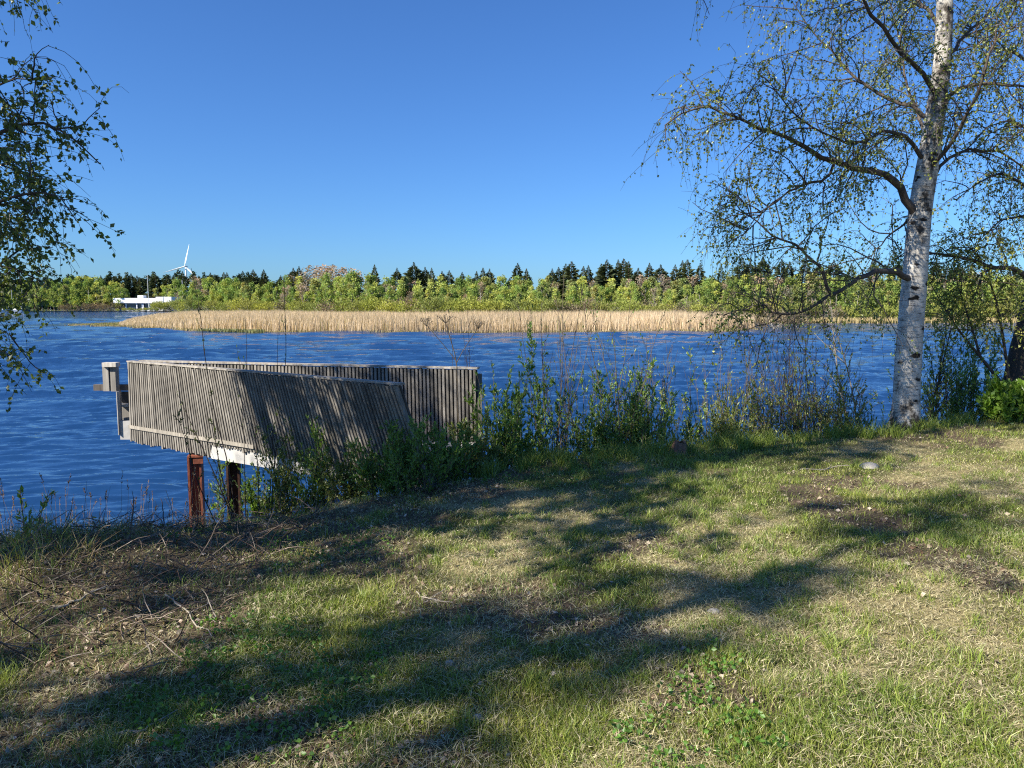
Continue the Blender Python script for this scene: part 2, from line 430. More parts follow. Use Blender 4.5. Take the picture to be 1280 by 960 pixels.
def reed_points(poly, n):
    lo, hi = poly.min(0), poly.max(0); out = []
    tot = 0
    while tot < n:
        p = lo + R.rand(n * 2, 2) * (hi - lo)
        # favour the near edge where the stems show
        p = p[inside(p, poly)]; keep = R.rand(len(p)) < np.clip(130 / p[:, 1], 0, 1) ** 3
        p = p[keep]; out.append(p); tot += len(p)
    return np.concatenate(out)[:n]
rp = reed_points(RBp, 150000)
px_ = rp[:, 0] / rp[:, 1] * 960 + 640
hh = np.interp(px_, [88, 150, 200, 300, 900, 944], [.35, .5, 1.2, 2.0, 2.15, 1.9]) * (.75 + .35 * R.rand(len(rp))) * (.62 + .7 * N1(rp[:, 0], rp[:, 1], .16, 4))
P3 = np.column_stack([rp, np.full(len(rp), -.05)])
mb = MB(); cc = np.array([.60, .47, .32]) * (.85 + .3 * R.rand(len(rp), 1)) * (.7 + .6 * N2(rp[:, 0], rp[:, 1] * 2.5, .09, 4)[:, None])
grn = (px_ < 150) | ((R.rand(len(rp)) < .04)); cc[grn] = np.array([.25, .24, .09]) * (.8 + .4 * R.rand(grn.sum(), 1))
blades(mb, P3, hh, .03 + .04 * R.rand(len(rp)), R.rand(len(rp)) * .3, cc)
# short fresh stems along the waterline
k = 7000; tt = R.rand(k) * 9; i0 = tt.astype(int); f = (tt - i0)[:, None]
fp = RBp[i0] * (1 - f) + RBp[i0 + 1] * f + np.column_stack([R.normal(size=k) * .6, R.rand(k) * 2 - .5])
blades(mb, np.column_stack([fp, np.full(k, -.05)]), .15 + .25 * R.rand(k), np.full(k, .09), R.rand(k) * .3, np.array([.34, .29, .15]) * (.7 + .6 * R.rand(k, 1)))
SP = np.array([onz(a, b, 0)[:2] for a, b in ((243, 414.8), (300, 415.6), (330, 416), (330, 415.2), (290, 414.2), (255, 414))])
sp_ = reed_points(SP, 900); blades(mb, np.column_stack([sp_, np.full(900, -.05)]), .25 + .25 * R.rand(900), np.full(900, .12), R.rand(900) * .3, np.array([.20, .21, .09]) * (.7 + .6 * R.rand(900, 1)))
rb = mb.build('reed_bed', M['dry']); tag(rb, 'bed of dry straw coloured reeds across the blue lake', 'reeds', kind='stuff')
sheet('reed_bank', RBp, .08, M['soil'], (.17, .13, .075))
# straw fringe along the far right shore
k = 6000; a_ = FAR[8]; tt = R.rand(k) * 4; i0 = 7 + tt.astype(int); f = (tt % 1)[:, None]
FA = np.array([p[:2] for p in FAR]); fp = FA[i0] * (1 - f) + FA[i0 + 1] * f + np.column_stack([R.normal(size=k), R.rand(k) * 5 - 1])
mb = MB(); blades(mb, np.column_stack([fp, np.full(k, 0.)]), .5 + .7 * R.rand(k), np.full(k, .16), R.rand(k) * .3, np.array([.42, .34, .17]) * (.7 + .6 * R.rand(k, 1)))
tag(mb.build('shore_reeds', M['dry']), 'thin line of dry reeds along the far right shore', 'reeds', kind='stuff')

# ------------------------------------------------------------------ far trees (shared meshes)
def cloud(n, rx, rz, zc, lobes, rs):
    C = []
    for _ in range(lobes):
        a = rs.rand() * 2 * pi; h = rs.rand()
        rr = rx * (.85 - .8 * abs(h - .35)) * rs.rand() ** .5
        C.append((cos(a) * rr, sin(a) * rr, zc - rz + 2 * rz * h, rx * (.20 + .24 * rs.rand())))
    C = np.array(C); i = rs.randint(0, lobes, n)
    d = nrm(rs.normal(size=(n, 3))); r = C[i, 3] * rs.rand(n) ** .45
    return C[i, :3] + d * r[:, None] * np.array([1, 1, 1.15]), i
def far_broadleaf(seed, h, w, base, bare=0.0, leafsz=.32, n=2600):
    rs = np.random.RandomState(seed); P, li = cloud(n, w / 2, h * .40, h * .57, 34, rs)
    tone = .8 + .4 * rs.rand(34); hue = rs.rand(34, 1)
    col = np.array(base)[None] * tone[li][:, None] * (.8 + .4 * rs.rand(n, 1)) * (1 + (hue[li] - .5) * np.array([[.35, 0, -.1]]))
    mb = MB(); mb.leaves(P, rs.normal(size=(n, 3)), leafsz * (.6 + .8 * rs.rand(n)), col, .8, rs=rs)
    tr = MB(); K = 6; z = np.linspace(0, h * .93, K)
    pth = np.column_stack([np.cumsum(rs.normal(size=K) * .10), np.cumsum(rs.normal(size=K) * .10), z]); pth -= pth[0]
    tr.tubes(pth, np.linspace(.014 * h, .003 * h, K), 5)
    m = 16; st = pth[rs.randint(1, K - 1, m)]; ang = rs.rand(m) * 2 * pi
    dr_ = np.column_stack([np.cos(ang), np.sin(ang), .9 + rs.rand(m)]); L = w * .45 * (.6 + .5 * rs.rand(m))
    br = st[:, None] + nrm(dr_)[:, None] * L[:, None, None] * np.linspace(0, 1, 4)[None, :, None]
    tr.tubes(br, np.linspace(.006 * h, .0015 * h, 4)[None].repeat(m, 0), 3)
    return tr, mb
def far_spruce(seed, h, w, base, n=1500):
    rs = np.random.RandomState(seed); t = rs.rand(n) ** .8; ly = rs.rand(40); t = np.clip(t + rs.normal(size=n) * .01, 0, 1)
    rad = w / 2 * np.clip(1 - t, 0, 1) ** .8 * (.35 + .75 * rs.rand(n) ** .5) * (.65 + .6 * ly[np.clip((t * 39).astype(int), 0, 39)]) + .04
    a = rs.rand(n) * 2 * pi
    P = np.column_stack([np.cos(a) * rad * .55, np.sin(a) * rad * .55, h * (.08 + .92 * t)])
    D = np.column_stack([np.cos(a), np.sin(a), -.35 + .5 * rs.rand(n) + 1.3 * t ** 6])
    col = np.array(base)[None] * (.6 + .8 * rs.rand(n, 1))
    mb = MB(); mb.leaves(P, D, np.maximum(rad * .8, .16) * (.6 + .7 * rs.rand(n)), col, .42, rs=rs)
    tr = MB(); tr.tubes(np.array([[0, 0, 0], [0, 0, h * .5], [0, 0, h * 1.0]]), np.array([.014 * h, .01 * h, .002 * h]), 5)
    return tr, mb
def far_pine(seed, h, w, base, n=900):
    rs = np.random.RandomState(seed); P, li = cloud(n, w / 2, h * .24, h * .76, 12, rs); tone = .7 + .6 * rs.rand(12)
    mb = MB(); mb.leaves(P, rs.normal(size=(n, 3)) * [1, 1, .5], .45 * (.6 + .8 * rs.rand(n)), np.array(base)[None] * tone[li][:, None] * (.8 + .4 * rs.rand(n, 1)), .7, rs=rs)
    tr = MB(); tr.tubes(np.array([[0, 0, 0], [.1, 0, h * .5], [0, .1, h * .92]]), np.array([.016 * h, .012 * h, .004 * h]), 5)
    return tr, mb
def far_shrub(seed, h, w, base, n=1800, leafsz=.22):
    rs = np.random.RandomState(seed); n_l = 12
    C = np.column_stack([(rs.rand(n_l) - .5) * w * .7, (rs.rand(n_l) - .5) * w * .5, h * (.25 + .45 * rs.rand(n_l)), h * (.25 + .15 * rs.rand(n_l))])
    i = rs.randint(0, n_l, n); P = C[i, :3] + nrm(rs.normal(size=(n, 3))) * (C[i, 3] * rs.rand(n) ** .4)[:, None]
    P[:, 2] = np.abs(P[:, 2]); tone = .75 + .5 * rs.rand(n_l)
    D = nrm(P - np.array([0, 0, -.5 * h])) + rs.normal(size=(n, 3)) * .5
    mb = MB(); mb.leaves(P, D, leafsz * (.6 + .9 * rs.rand(n)), np.array(base)[None] * tone[i][:, None] * (.75 + .5 * rs.rand(n, 1)), .55, rs=rs)
    m = 22; a = rs.rand(m) * 2 * pi; D = nrm(np.column_stack([np.cos(a) * .7 * w / h, np.sin(a) * .5 * w / h, np.ones(m)]))
    st = np.column_stack([rs.normal(size=m) * w * .12, rs.normal(size=m) * w * .12, np.zeros(m)])
    tr = MB(); tr.tubes(st[:, None] + D[:, None] * (h * .8) * np.linspace(0, 1, 4)[None, :, None], np.linspace(.035, .01, 4)[None].repeat(m, 0), 3)
    return tr, mb
LIB = {}
def lib(kind, spec, tname, cname, tm, cm):
    LIB[kind] = []
    for tr, cr in spec:
        a = tr.build(tname, tm); b = cr.build(cname, cm)
        LIB[kind].append((a.data, b.data)); bpy.data.objects.remove(a); bpy.data.objects.remove(b)
lib('birch', [far_broadleaf(100 + i, 10, w, b) for i, (w, b) in enumerate([(4.4, (.34, .41, .12)), (5.2, (.29, .37, .11)), (3.8, (.39, .44, .14)), (4.6, (.24, .32, .10)), (3.4, (.32, .36, .16))])], 'trunk', 'crown', M['farwood'], M['farleaf'])
lib('bare', [far_broadleaf(120 + i, 10, 5, b, n=700, leafsz=.3) for i, b in enumerate([(.33, .27, .23), (.28, .23, .19)])], 'trunk', 'crown', M['farwood'], M['farleaf'])
lib('spruce', [far_spruce(140 + i, 10, w, b) for i, (w, b) in enumerate([(5.4, (.075, .092, .048)), (4.4, (.082, .105, .052)), (6.4, (.070, .088, .050))])], 'trunk', 'crown', M['pinebark'], M['needle'])
lib('pine', [far_pine(160 + i, 10, w, b) for i, (w, b) in enumerate([(3.6, (.060, .085, .045)), (4.4, (.055, .078, .045))])], 'trunk', 'crown', M['pinebark'], M['needle'])
lib('willow', [far_shrub(180 + i, 3, 5, b) for i, b in enumerate([(.30, .34, .10), (.25, .28, .10), (.34, .37, .10)])], 'stems', 'crown', M['farwood'], M['farleaf'])
lib('greyshrub', [far_shrub(190 + i, 3, 5, b, 800) for i, b in enumerate([(.24, .20, .15), (.20, .17, .13)])], 'stems', 'crown', M['farwood'], M['farleaf'])
NAME = dict(birch='birch_tree', bare='bare_tree', spruce='spruce_tree', pine='pine_tree', willow='willow_shrub', greyshrub='leafless_shrub')
HB = dict(birch=10, bare=10, spruce=10, pine=10, willow=3, greyshrub=3)
def far_tree(kind, px, d, top_py, label, group, wid=1.0, z0=.3, cat=None, h=None):
    p = at(px, 383, d); h = h or (EYE + (383 - top_py) / 960 * d - z0)
    o = empty(NAME[kind], (p[0], d, z0), random.random() * 6.28)
    s = h / HB[kind]; o.scale = (s * wid, s * wid, s)
    vi = random.randrange(len(LIB[kind])); tr, cr = LIB[kind][vi]
    label = label.replace('{v}', TONE[kind][vi]).replace('{p}', place(px))
    a = bpy.data.objects.new(tr.name.split('.')[0], tr); b = bpy.data.objects.new('crown', cr)
    for c in (a, b): COL.objects.link(c); c.parent = o
    tag(o, label, cat or ('shrub' if 'shrub' in NAME[kind] else 'tree'), group); return o
rr = random.Random(3)
TONE = dict(birch=['pale yellow green', 'wide mid green', 'narrow bright green', 'deeper green', 'slender grey green'], bare=['pinkish leafless', 'brownish leafless'],
            spruce=['pointed', 'narrow', 'broad'], pine=['small crowned', 'wide crowned'], willow=['yellow green', 'olive', 'bright green'], greyshrub=['greyish', 'brown grey'])
PLACES = [(250, 'left of the reed bed'), (330, 'behind the left end of the reeds'), (420, 'below the purplish crowns'), (500, 'above the middle of the platform'), (600, 'above the right end of the platform'),
          (680, 'above the tall pointed willow'), (780, 'behind the reeds right of the middle'), (860, 'behind the reeds left of the drooping twigs'), (945, 'behind the right end of the reeds'),
          (1040, 'seen through the low birch limb'), (1125, 'just left of the big birch trunk'), (1200, 'just right of the big birch trunk'), (1400, 'by the right edge')]
def place(px): return next(t for a, t in PLACES if px < a)
ORD = 'first second third fourth fifth sixth seventh eighth ninth tenth eleventh twelfth'.split()
CNT = {}
def nth(key): CNT[key] = CNT.get(key, -1) + 1; return ORD[min(CNT[key], 11)]
def land_d(px):
    return float(np.interp(px, [0, 210, 240, 300, 420, 560, 760, 960, 1290], [440, 425, 350, 255, 180, 155, 148, 140, 140]))
# canopy line of the green wood, px -> top py
def canopy(px): return float(np.interp(px, [215, 260, 330, 400, 450, 520, 600, 700, 800, 900, 1000, 1300], [352, 350, 352, 347, 344, 350, 351, 348, 349, 349, 346, 345]))
G1 = 'green birches of the wood behind the reed bed'
px = 216
while px < 1330:
    for row in range(3):
        q = px + rr.uniform(-6, 6); d = land_d(q) + 6 + row * 13 + rr.uniform(0, 8)
        k = 'birch' if rr.random() < .84 else 'bare'
        top = canopy(q) + (2 - row) * 7 - rr.uniform(-4, 5)
        side = 'behind the reed bed' if q < 945 else 'on the far shore right of the reeds'
        far_tree(k, q, d, top, ('{v} ' + ('birch' if k == 'birch' else 'tree') + ', ' + ('front', 'second', 'back')[row] + ' row, {p}'),
                 (G1 if q < 945 else 'birches on the far right shore') if k == 'birch' else 'leafless trees in the far wood', rr.uniform(.9, 1.35))
    px += 11.5
# spruces above the wood, read off the photograph: (px, top)
SPR = [(318, 338), (331, 338), (352, 345), (368, 336), (375, 334), (469, 332), (497, 336), (518, 329), (532, 335), (540, 336), (553, 340), (562, 339), (578, 341),
       (596, 340), (604, 336), (612, 337), (647, 330), (658, 337), (690, 337), (698, 335), (707, 331), (714, 328), (729, 334), (735, 333), (751, 331), (758, 326),
       (772, 326), (779, 325), (785, 328), (797, 336), (811, 330), (825, 332), (843, 332), (852, 327), (858, 326), (874, 330), (900, 332), (926, 324), (936, 328),
       (952, 322), (975, 325), (985, 328), (1005, 322), (1022, 330), (1040, 326), (1062, 330), (1090, 324), (1120, 328), (1168, 326), (1182, 332), (1196, 330),
       (1212, 336), (1236, 332), (1262, 330), (1290, 330)]
for q, top in SPR:
    big = q in (758, 779, 858, 926, 1005, 714)
    far_tree('spruce', q, land_d(q) + 46 + rr.uniform(0, 8), top, nth(place(q)) + ' tall dark spruce, {p}',
             'spruces rising above the far wood', rr.uniform(.8, 1.05) * (1.25 if big else 1))
for q in np.arange(300, 1300, 17.0):
    q = float(q) + rr.uniform(-5, 5)
    far_tree('spruce' if rr.random() < .5 else 'pine', q, land_d(q) + 60 + rr.uniform(0, 10), 350 + rr.uniform(-6, 4), nth('lc' + place(q)) + ' low dark conifer, {p}', 'low conifers above the far wood', rr.uniform(1.1, 1.5))
for q, top in ((385, 336), (396, 333), (407, 332), (420, 334), (432, 335), (444, 337), (412, 333)):
    far_tree('bare', q, land_d(q) + 50, top, nth('purp') + ' purplish leafless crown from the left', 'leafless crowns above the far wood', 1.4)
# shrub belt just behind the reeds
px = 222
while px < 960:
    q = px + rr.uniform(-4, 4); d = land_d(q) + rr.uniform(-2, 2)
    gy = rr.random() < (.45 if 640 < q < 800 or q > 850 else .18)
    h = rr.uniform(1.05, 1.55) * 3.0 * (d / 150) ** .5
    far_tree('greyshrub' if gy else 'willow', q, d, 0, ('{v} leafless shrub below the wood, {p}' if gy else '{v} round willow bush, {p}'),
             'grey shrubs behind the reed bed' if gy else 'willow bushes behind the reed bed', rr.uniform(.85, 1.25), h=h)
    px += 11.5
for q in (905, 925, 948, 972, 992):
    far_tree('greyshrub', q, float(np.interp(q, [905, 995], [103, 99])), 0, nth('dk') + ' dark leafless bush from the left, at the right tip of the reeds', 'dark bushes at the right end of the reed bed', 1.1, h=rr.uniform(2.0, 2.9), z0=0)
px = 1000
while px < 1330:
    q = px + rr.uniform(-5, 5)
    far_tree('willow' if rr.random() < .6 else 'greyshrub', q, land_d(q) + 1, 0, '{v} low waterline shrub, {p}', 'low shrubs on the far right shore', 1.1, h=rr.uniform(2.2, 3.8)); px += 15
# left peninsula and the dark wood behind the white building
px = -30
while px < 152:
    for row in range(2):
        q = px + rr.uniform(-4, 4)
        top = float(np.interp(q, [-30, 30, 75, 90, 110, 150], [352, 356, 352, 347, 346, 352])) + (1 - row) * 6 + rr.uniform(-2, 3)
        if q > 40 or row: far_tree('birch', q, 425 + row * 18, top, '{v} tree in the ' + ('back' if row else 'front') + (' row left of the white building' if q > 75 else ' row behind the moored boats'),
                 'green trees on the far left shore', rr.uniform(1.0, 1.35))
    px += 9.5
for q in np.arange(82, 152, 9): far_tree('greyshrub', q, 423, 0, nth('dp') + ' dark shrub from the left along the waterline of the tree covered point', 'dark shrubs on the left point', 1.2, h=rr.uniform(4, 6))
px = -20
while px < 330:
    q = px + rr.uniform(-3, 3); top = float(np.interp(q, [-20, 90, 150, 215, 260, 330], [350, 347, 345, 344, 341, 344])) + rr.uniform(-3.5, 4)
    k = 'pine' if rr.random() < .6 else 'spruce'
    far_tree(k, q, 560 + rr.uniform(-20, 20), top, '{v} dark ' + k + ' in the far back wood, ' + ('behind the moored boats' if q < 80 else 'above the green point' if q < 145 else 'behind the white building' if q < 215 else 'right of the white building'), 'dark conifers behind the white building', rr.uniform(.8, 1.1)); px += 5.2
for q, top in ((158, 362), (196, 360), (206, 357), (212, 356)):
    far_tree('birch', q, 500, top, nth('ob') + ' olive green tree from the left, directly behind the white building', 'green trees behind the white building', 1.1)
for q in np.arange(147, 196, 8): far_tree('willow', q, 411, 0, nth('wl') + ' low bush from the left on the lawn before the white building', 'low bushes before the white building', 1.2, h=rr.uniform(1.1, 2.4))
for q in np.arange(196, 238, 8.5): far_tree('willow', q, 415, 0, nth('rb') + ' round green bush from the left on the shore right of the white building', 'bushes right of the white building', 1.1, h=rr.uniform(4.5, 6.5))

# ------------------------------------------------------------------ far left: buildings, boats, poles, turbine
B = at(178, 383, 424); o = empty('waterside_building', (B[0], 424, .3)); o.scale = (.942, .942, .942)
U = .469
def bx(mb, x0, x1, z0, z1, y0, y1): mb.box(((x0 + x1) / 2, (y0 + y1) / 2, (z0 + z1) / 2), x1 - x0, y1 - y0, z1 - z0)
w = MB(); bx(w, -15, 17, 0, 5.2, 1, 12); w.build('wall', M['white'], o)
w = MB(); bx(w, -16.5, 13, 4.7, 7.6, -.7, 13); bx(w, 9, 18, .05, 8.3, -2.2, 13.2); w.build('roof', M['white'], o)
w = MB(); bx(w, -4.5, -1.2, 7.2, 9.2, 4, 8); w.build('roof_box', M['white'], o)
for x0, x1 in ((-13.5, -10.5), (-9.5, -4), (-3.2, -1), (0.5, 3.5), (4.2, 7.5), (8.2, 10)):
    w = MB(); bx(w, x0, x1, .9, 4.3, .93, 1.06); w.build('window', M['darkglass'], o)
for x0 in (-14.6, -3.6, .1, 7.9):
    w = MB(); bx(w, x0, x0 + .5, 0, 4.7, .1, .6); w.build('pillar', M['white'], o)
tag(o, 'long low white building with flat roof on the far left shore', 'building')
B = at(228, 383, 540); o = empty('white_house', (B[0], 540, .3))
w = MB(); bx(w, -3, 3, 0, 13, -3, 3); w.build('wall', M['white'], o)
w = MB(); w.add([(-3.6, -3.6, 13), (3.6, -3.6, 13), (3.6, 3.6, 13), (-3.6, 3.6, 13), (0, -3.6, 15.4), (0, 3.6, 15.4)], [(0, 4, 5, 3), (1, 2, 5, 4), (0, 3, 2, 1)], [(0, 1, 4), (2, 3, 5)]); w.build('roof', M['greymetal'], o)
for x in (-2, .8):
    w = MB(); bx(w, x, x + 1.2, 10, 11.6, -3.06, -2.9); w.build('window', M['darkglass'], o)
tag(o, 'small white house between trees right of the long white building', 'house')
def pole(px, top, d, label, name='flagpole', r=.16):
    p = at(px, 383, d); h = EYE + (383 - top) / 960 * d - .3
    mb = MB(); mb.tubes(np.array([[0, 0, 0], [0, 0, h / 2], [0, 0, h]]), np.array([r, r * .8, r * .5]), 6, cap=True)
    mb.tubes(np.array([[0, 0, h], [0, 0, h + .2], [0, 0, h + .35]]), np.array([r * 1.1, r * 1.3, .02]), 6)
    q = mb.build(name, M['white']); q.location = (p[0], d, .3); tag(q, label, 'pole', None)
pole(186, 345, 418, 'tall white pole in front of the white building')
pole(229, 352, 420, 'white pole right of the white building, taller of two', r=.22)
pole(227, 366, 419, 'short white pole beside the taller one right of the building', r=.2)
def car(px, d, m, label):
    p = at(px, 383, d); o = empty('parked_car', (p[0], d, .36)); o.rotation_euler = (0, 0, rr.uniform(-.3, .3))
    w = MB(); pr = [(-2.1, .3), (2.1, .3), (2.15, .75), (1.3, .9), (-1.9, .95), (-2.15, .7)]
    def prism(mb, pr, y0, y1):
        n = len(pr); v = [(x, y0, z) for x, z in pr] + [(x, y1, z) for x, z in pr]
        me = [(i, (i + 1) % n, (i + 1) % n + n, i + n) for i in range(n)]
        mb.add(v, me); c = len(v)
        mb.add([(0, y0, .6)] + [(x, y0, z) for x, z in pr], t=[(0, (i + 1) % n + 1, i + 1) for i in range(n)])
        mb.add([(0, y1, .6)] + [(x, y1, z) for x, z in pr], t=[(0, i + 1, (i + 1) % n + 1) for i in range(n)])
    prism(w, pr, -.85, .85); w.build('body', m, o)
    w = MB(); prism(w, [(-1.7, .93), (.9, .9), (.35, 1.4), (-1.2, 1.45)], -.75, .75); w.build('cabin', M['darkglass'], o)
    for x in (-1.35, 1.35):
        for y in (-.8, .8):
            w = MB(); w.tubes(np.array([[x, y - .1, .32], [x, y, .32], [x, y + .1, .32]]), np.full(3, .32), 10, cap=True); w.build('wheel', M['navy'], o)
    tag(o, label, 'car', 'cars in front of the white building')
car(158.5, 418, M['white'], 'white car parked at the left end of the white building')
car(171, 418, M['greymetal'], 'grey car parked under the middle of the white roof')
car(192, 418, M['white'], 'white car parked near the right end of the white building')
def boat(px, d, L, label, mast=None, mm='white'):
    p = at(px, 389, d); o = empty('moored_boat', (p[0], d, 0)); o.rotation_euler = (0, 0, rr.uniform(-.4, .4))
    w = MB(); n = 9; T = []; Bt = []
    for i in range(n):
        t = i / (n - 1); wd = L * .16 * min(1, (1 - t) * 3.0) ** .6 + .02; x = (t - .5) * L; z = 1.0 + .5 * t
        T += [(x, -wd, z), (x, wd, z)]; Bt += [(x * .92, -wd * .55, -.1), (x * .92, wd * .55, -.1)]
    v = T + Bt; q = []
    for i in range(n - 1):
        a = 2 * i; q += [(a, a + 2, a + 3, a + 1), (a, 2 * n + a, 2 * n + a + 2, a + 2), (a + 1, a + 3, 2 * n + a + 3, 2 * n + a + 1)]
    q += [(0, 1, 2 * n + 1, 2 * n)]; w.add(v, q); w.build('hull', M[mm], o)
    w = MB(); w.hexa([(-L * .28, -L * .1, 1.05), (L * .15, -L * .08, 1.15), (L * .15, L * .08, 1.15), (-L * .28, L * .1, 1.05)], [(-L * .26, -L * .08, 1.9), (L * .06, -L * .06, 1.9), (L * .06, L * .06, 1.9), (-L * .26, L * .08, 1.9)]); w.build('cabin', M['white'], o)
    if mast:
        w = MB(); w.tubes(np.array([[0, 0, 1.2], [0, 0, mast / 2], [0, 0, mast]]), np.array([.13, .11, .07]), 6, cap=True)
        w.tubes(np.array([[0, 0, 2.6], [-L * .2, 0, 2.6], [-L * .4, 0, 2.6]]), np.full(3, .12), 5); w.build('mast', M['greymetal'], o)
    tag(o, label, 'boat', 'boats moored on the far left shore')
boat(4, 418, 8, 'white motor boat moored at the far left edge behind leaves')
boat(16, 422, 7, 'white sailing boat moored second from the far left', 15)
boat(22, 415, 7.5, 'white sailing boat with tall mast moored by the far left shore', 18, 'white')
boat(29, 420, 8, 'dark blue hulled sailing boat moored nearest the green point', 14, 'navy')
# wind turbine
p = at(232, 333, 1900); o = empty('wind_turbine', (p[0], 1900, .3)); hub = p[2] - .3
w = MB(); z = np.linspace(0, hub - 1.5, 8); w.tubes(np.column_stack([z * 0, z * 0, z]), np.linspace(2.9, 1.6, 8), 16); w.build('tower', M['turbine'], o, True)
w = MB(); w.tubes(np.array([[0, y, hub] for y in (-4, -3, 0, 4, 8, 9)]), np.array([1.4, 2.1, 2.3, 2.2, 1.9, .6]), 10, cap=True); w.build('nacelle', M['turbine'], o, True)
w = MB(); w.tubes(np.array([[0, y, hub] for y in (-7.3, -6.8, -6, -4.2)]), np.array([.2, 1.2, 1.8, 2.0]), 12, cap=True); w.build('hub', M['turbine'], o, True)
for a in (76, 196, 316):
    a = radians(a); u = np.array([cos(a), 0, sin(a)]); s_ = np.array([-sin(a), .35, cos(a)]); s_ /= np.linalg.norm(s_)
    w = MB(); K = 9; t = np.linspace(0, 1, K); ch = np.interp(t, [0, .08, .22, .6, 1], [1.6, 2.0, 4.0, 2.4, .5]); thk = np.interp(t, [0, .1, .3, 1], [1.6, 1.3, .7, .12])
    n_ = np.cross(u, s_); ctr = np.array([0, -5.5, hub])[None] + u[None] * (1 + t[:, None] * 54)
    V = np.stack([ctr - s_ * ch[:, None] * .35, ctr + n_ * thk[:, None] / 2, ctr + s_ * ch[:, None] * .65, ctr - n_ * thk[:, None] / 2], 1)
    q = [(k * 4 + j, k * 4 + (j + 1) % 4, k * 4 + 4 + (j + 1) % 4, k * 4 + 4 + j) for k in range(K - 1) for j in range(4)]
    w.add(V, q); w.build('blade', M['turbine'], o)
tag(o, 'white three bladed wind turbine beyond the trees on the left', 'wind turbine')

# ------------------------------------------------------------------ viewing platform with slatted walls
PF = empty('viewing_platform', (-2.9, 9.2, 0)); PL = np.array([-2.9, 9.2, 0])
tag(PF, 'weathered grey wooden platform with slatted side walls standing over the water', 'platform')
T0, T1 = at(163, 453, 10.05), at(498, 482, 7.05)
B0, B1 = at(166, 552, 10.3), at(545, 622, 7.5)
rs = np.random.RandomState(8)
def slat_wall(T0, T1, B0, B1, n, nrm_, parent, fr=.62, twist=None, bot=None):
    """battens over dark boards; nrm_ points to the viewer's side"""
    w = MB(); bk = MB(); nn = np.array(nrm_, float); nn /= np.linalg.norm(nn)
    for i in range(n):
        a, b = (i + .5 - fr / 2) / n, (i + .5 + fr / 2) / n
        tt, tb = T0 + (T1 - T0) * a, T0 + (T1 - T0) * b
        ba_, bb = B0 + (B1 - B0) * a, B0 + (B1 - B0) * b
        if bot is not None:
            k = bot(a); ba_ = tt + (ba_ - tt) * k; bb = tb + (bb - tb) * k
        dz = rs.normal() * .006; tt = tt + [0, 0, dz]; tb = tb + [0, 0, dz]; dz = rs.normal() * .01; ba_ = ba_ + [0, 0, dz]; bb = bb + [0, 0, dz]
        j = rs.normal() * .003
        f = .012 + abs(j) * .6
        c = np.array([1, .985, .96]) * (.62 + .5 * rs.rand())
        w.hexa([ba_ - nn * .012, bb - nn * .012, bb + nn * (.024 + f), ba_ + nn * (.024 + f)], [tt - nn * .012, tb - nn * .012, tb + nn * (.024 + f), tt + nn * (.024 + f)], c)
    K = 24
    for i in range(K):
        a, b = i / K, (i + 1) / K; k = (bot((a + b) / 2) if bot else 1) * .992; s0 = .006
        p0, p1 = T0 + (T1 - T0) * a, T0 + (T1 - T0) * b; q0, q1 = B0 + (B1 - B0) * a, B0 + (B1 - B0) * b
        q0 = p0 + (q0 - p0) * k; q1 = p1 + (q1 - p1) * k; p0 = p0 + (q0 - p0) * s0; p1 = p1 + (q1 - p1) * s0
        bk.hexa([q0 - nn * .034, q1 - nn * .034, q1 - nn * .0135, q0 - nn * .0135], [p0 - nn * .034, p1 - nn * .034, p1 - nn * .0135, p0 - nn * .0135], np.array([.30, .29, .29]) * (.8 + .4 * rs.rand()))
    s = sub(w, PL).build('side_wall', M['wood'], parent); sub(bk, PL).build('backing_board', M['wood'], s)
    return s
nf = np.array([-.66, -.75, 0]); nb = np.array([-.17, -.985, 0])
fw = slat_wall(T0, T1, B0, B1, 104, nf, PF, fr=.56, bot=lambda a: 1.0 if a < .33 else .86)
# capping rail and lower outside rail
def rail(p, q, w_, h_, parent, name='top_rail', col=(1.25, 1.22, 1.18)):
    p, q = np.array(p, float), np.array(q, float); m = MB(); m.box((p + q) / 2, np.linalg.norm(q - p), w_, h_, q - p, col=col)
    return sub(m, PL).build(name, M['wood'], parent)
rail(T0 + [-.01, 0, .016], T1 + [.03, 0, .016], .085, .018, fw, col=(1.1, 1.08, 1.05))
fr0, fr1 = T0 + (B0 - T0) * .80, T0 + (T1 - T0) * .5 + ((B0 + (B1 - B0) * .5) - (T0 + (T1 - T0) * .5)) * .79
rail(fr0 + nf * .046, fr1 + nf * .046, .010, .045, fw, 'lower_rail', (1.05, 1.02, .96))
QT0, QT1 = at(165, 454.5, 9.86), at(596, 462, 9.0)
QB0, QB1 = at(165, 548, 9.95), at(598, 574, 9.2)
bw = slat_wall(QT0 + [0, .25, 0], QT1, QB0 + [0, .25, 0], QB1, 96, nb, PF, fr=.58)
rail(QT0 + [0, .25, .018], QT1 + [.02, 0, .018], .10, .022, bw)
m_ = MB(); m_.box((at(600, 462, 8.98) + at(600, 590, 9.2)) / 2, .05, .10, 1.15, (1, 0, 0), col=(.6, .6, .6)); sub(m_, PL).build('end_post', M['wood'], bw)
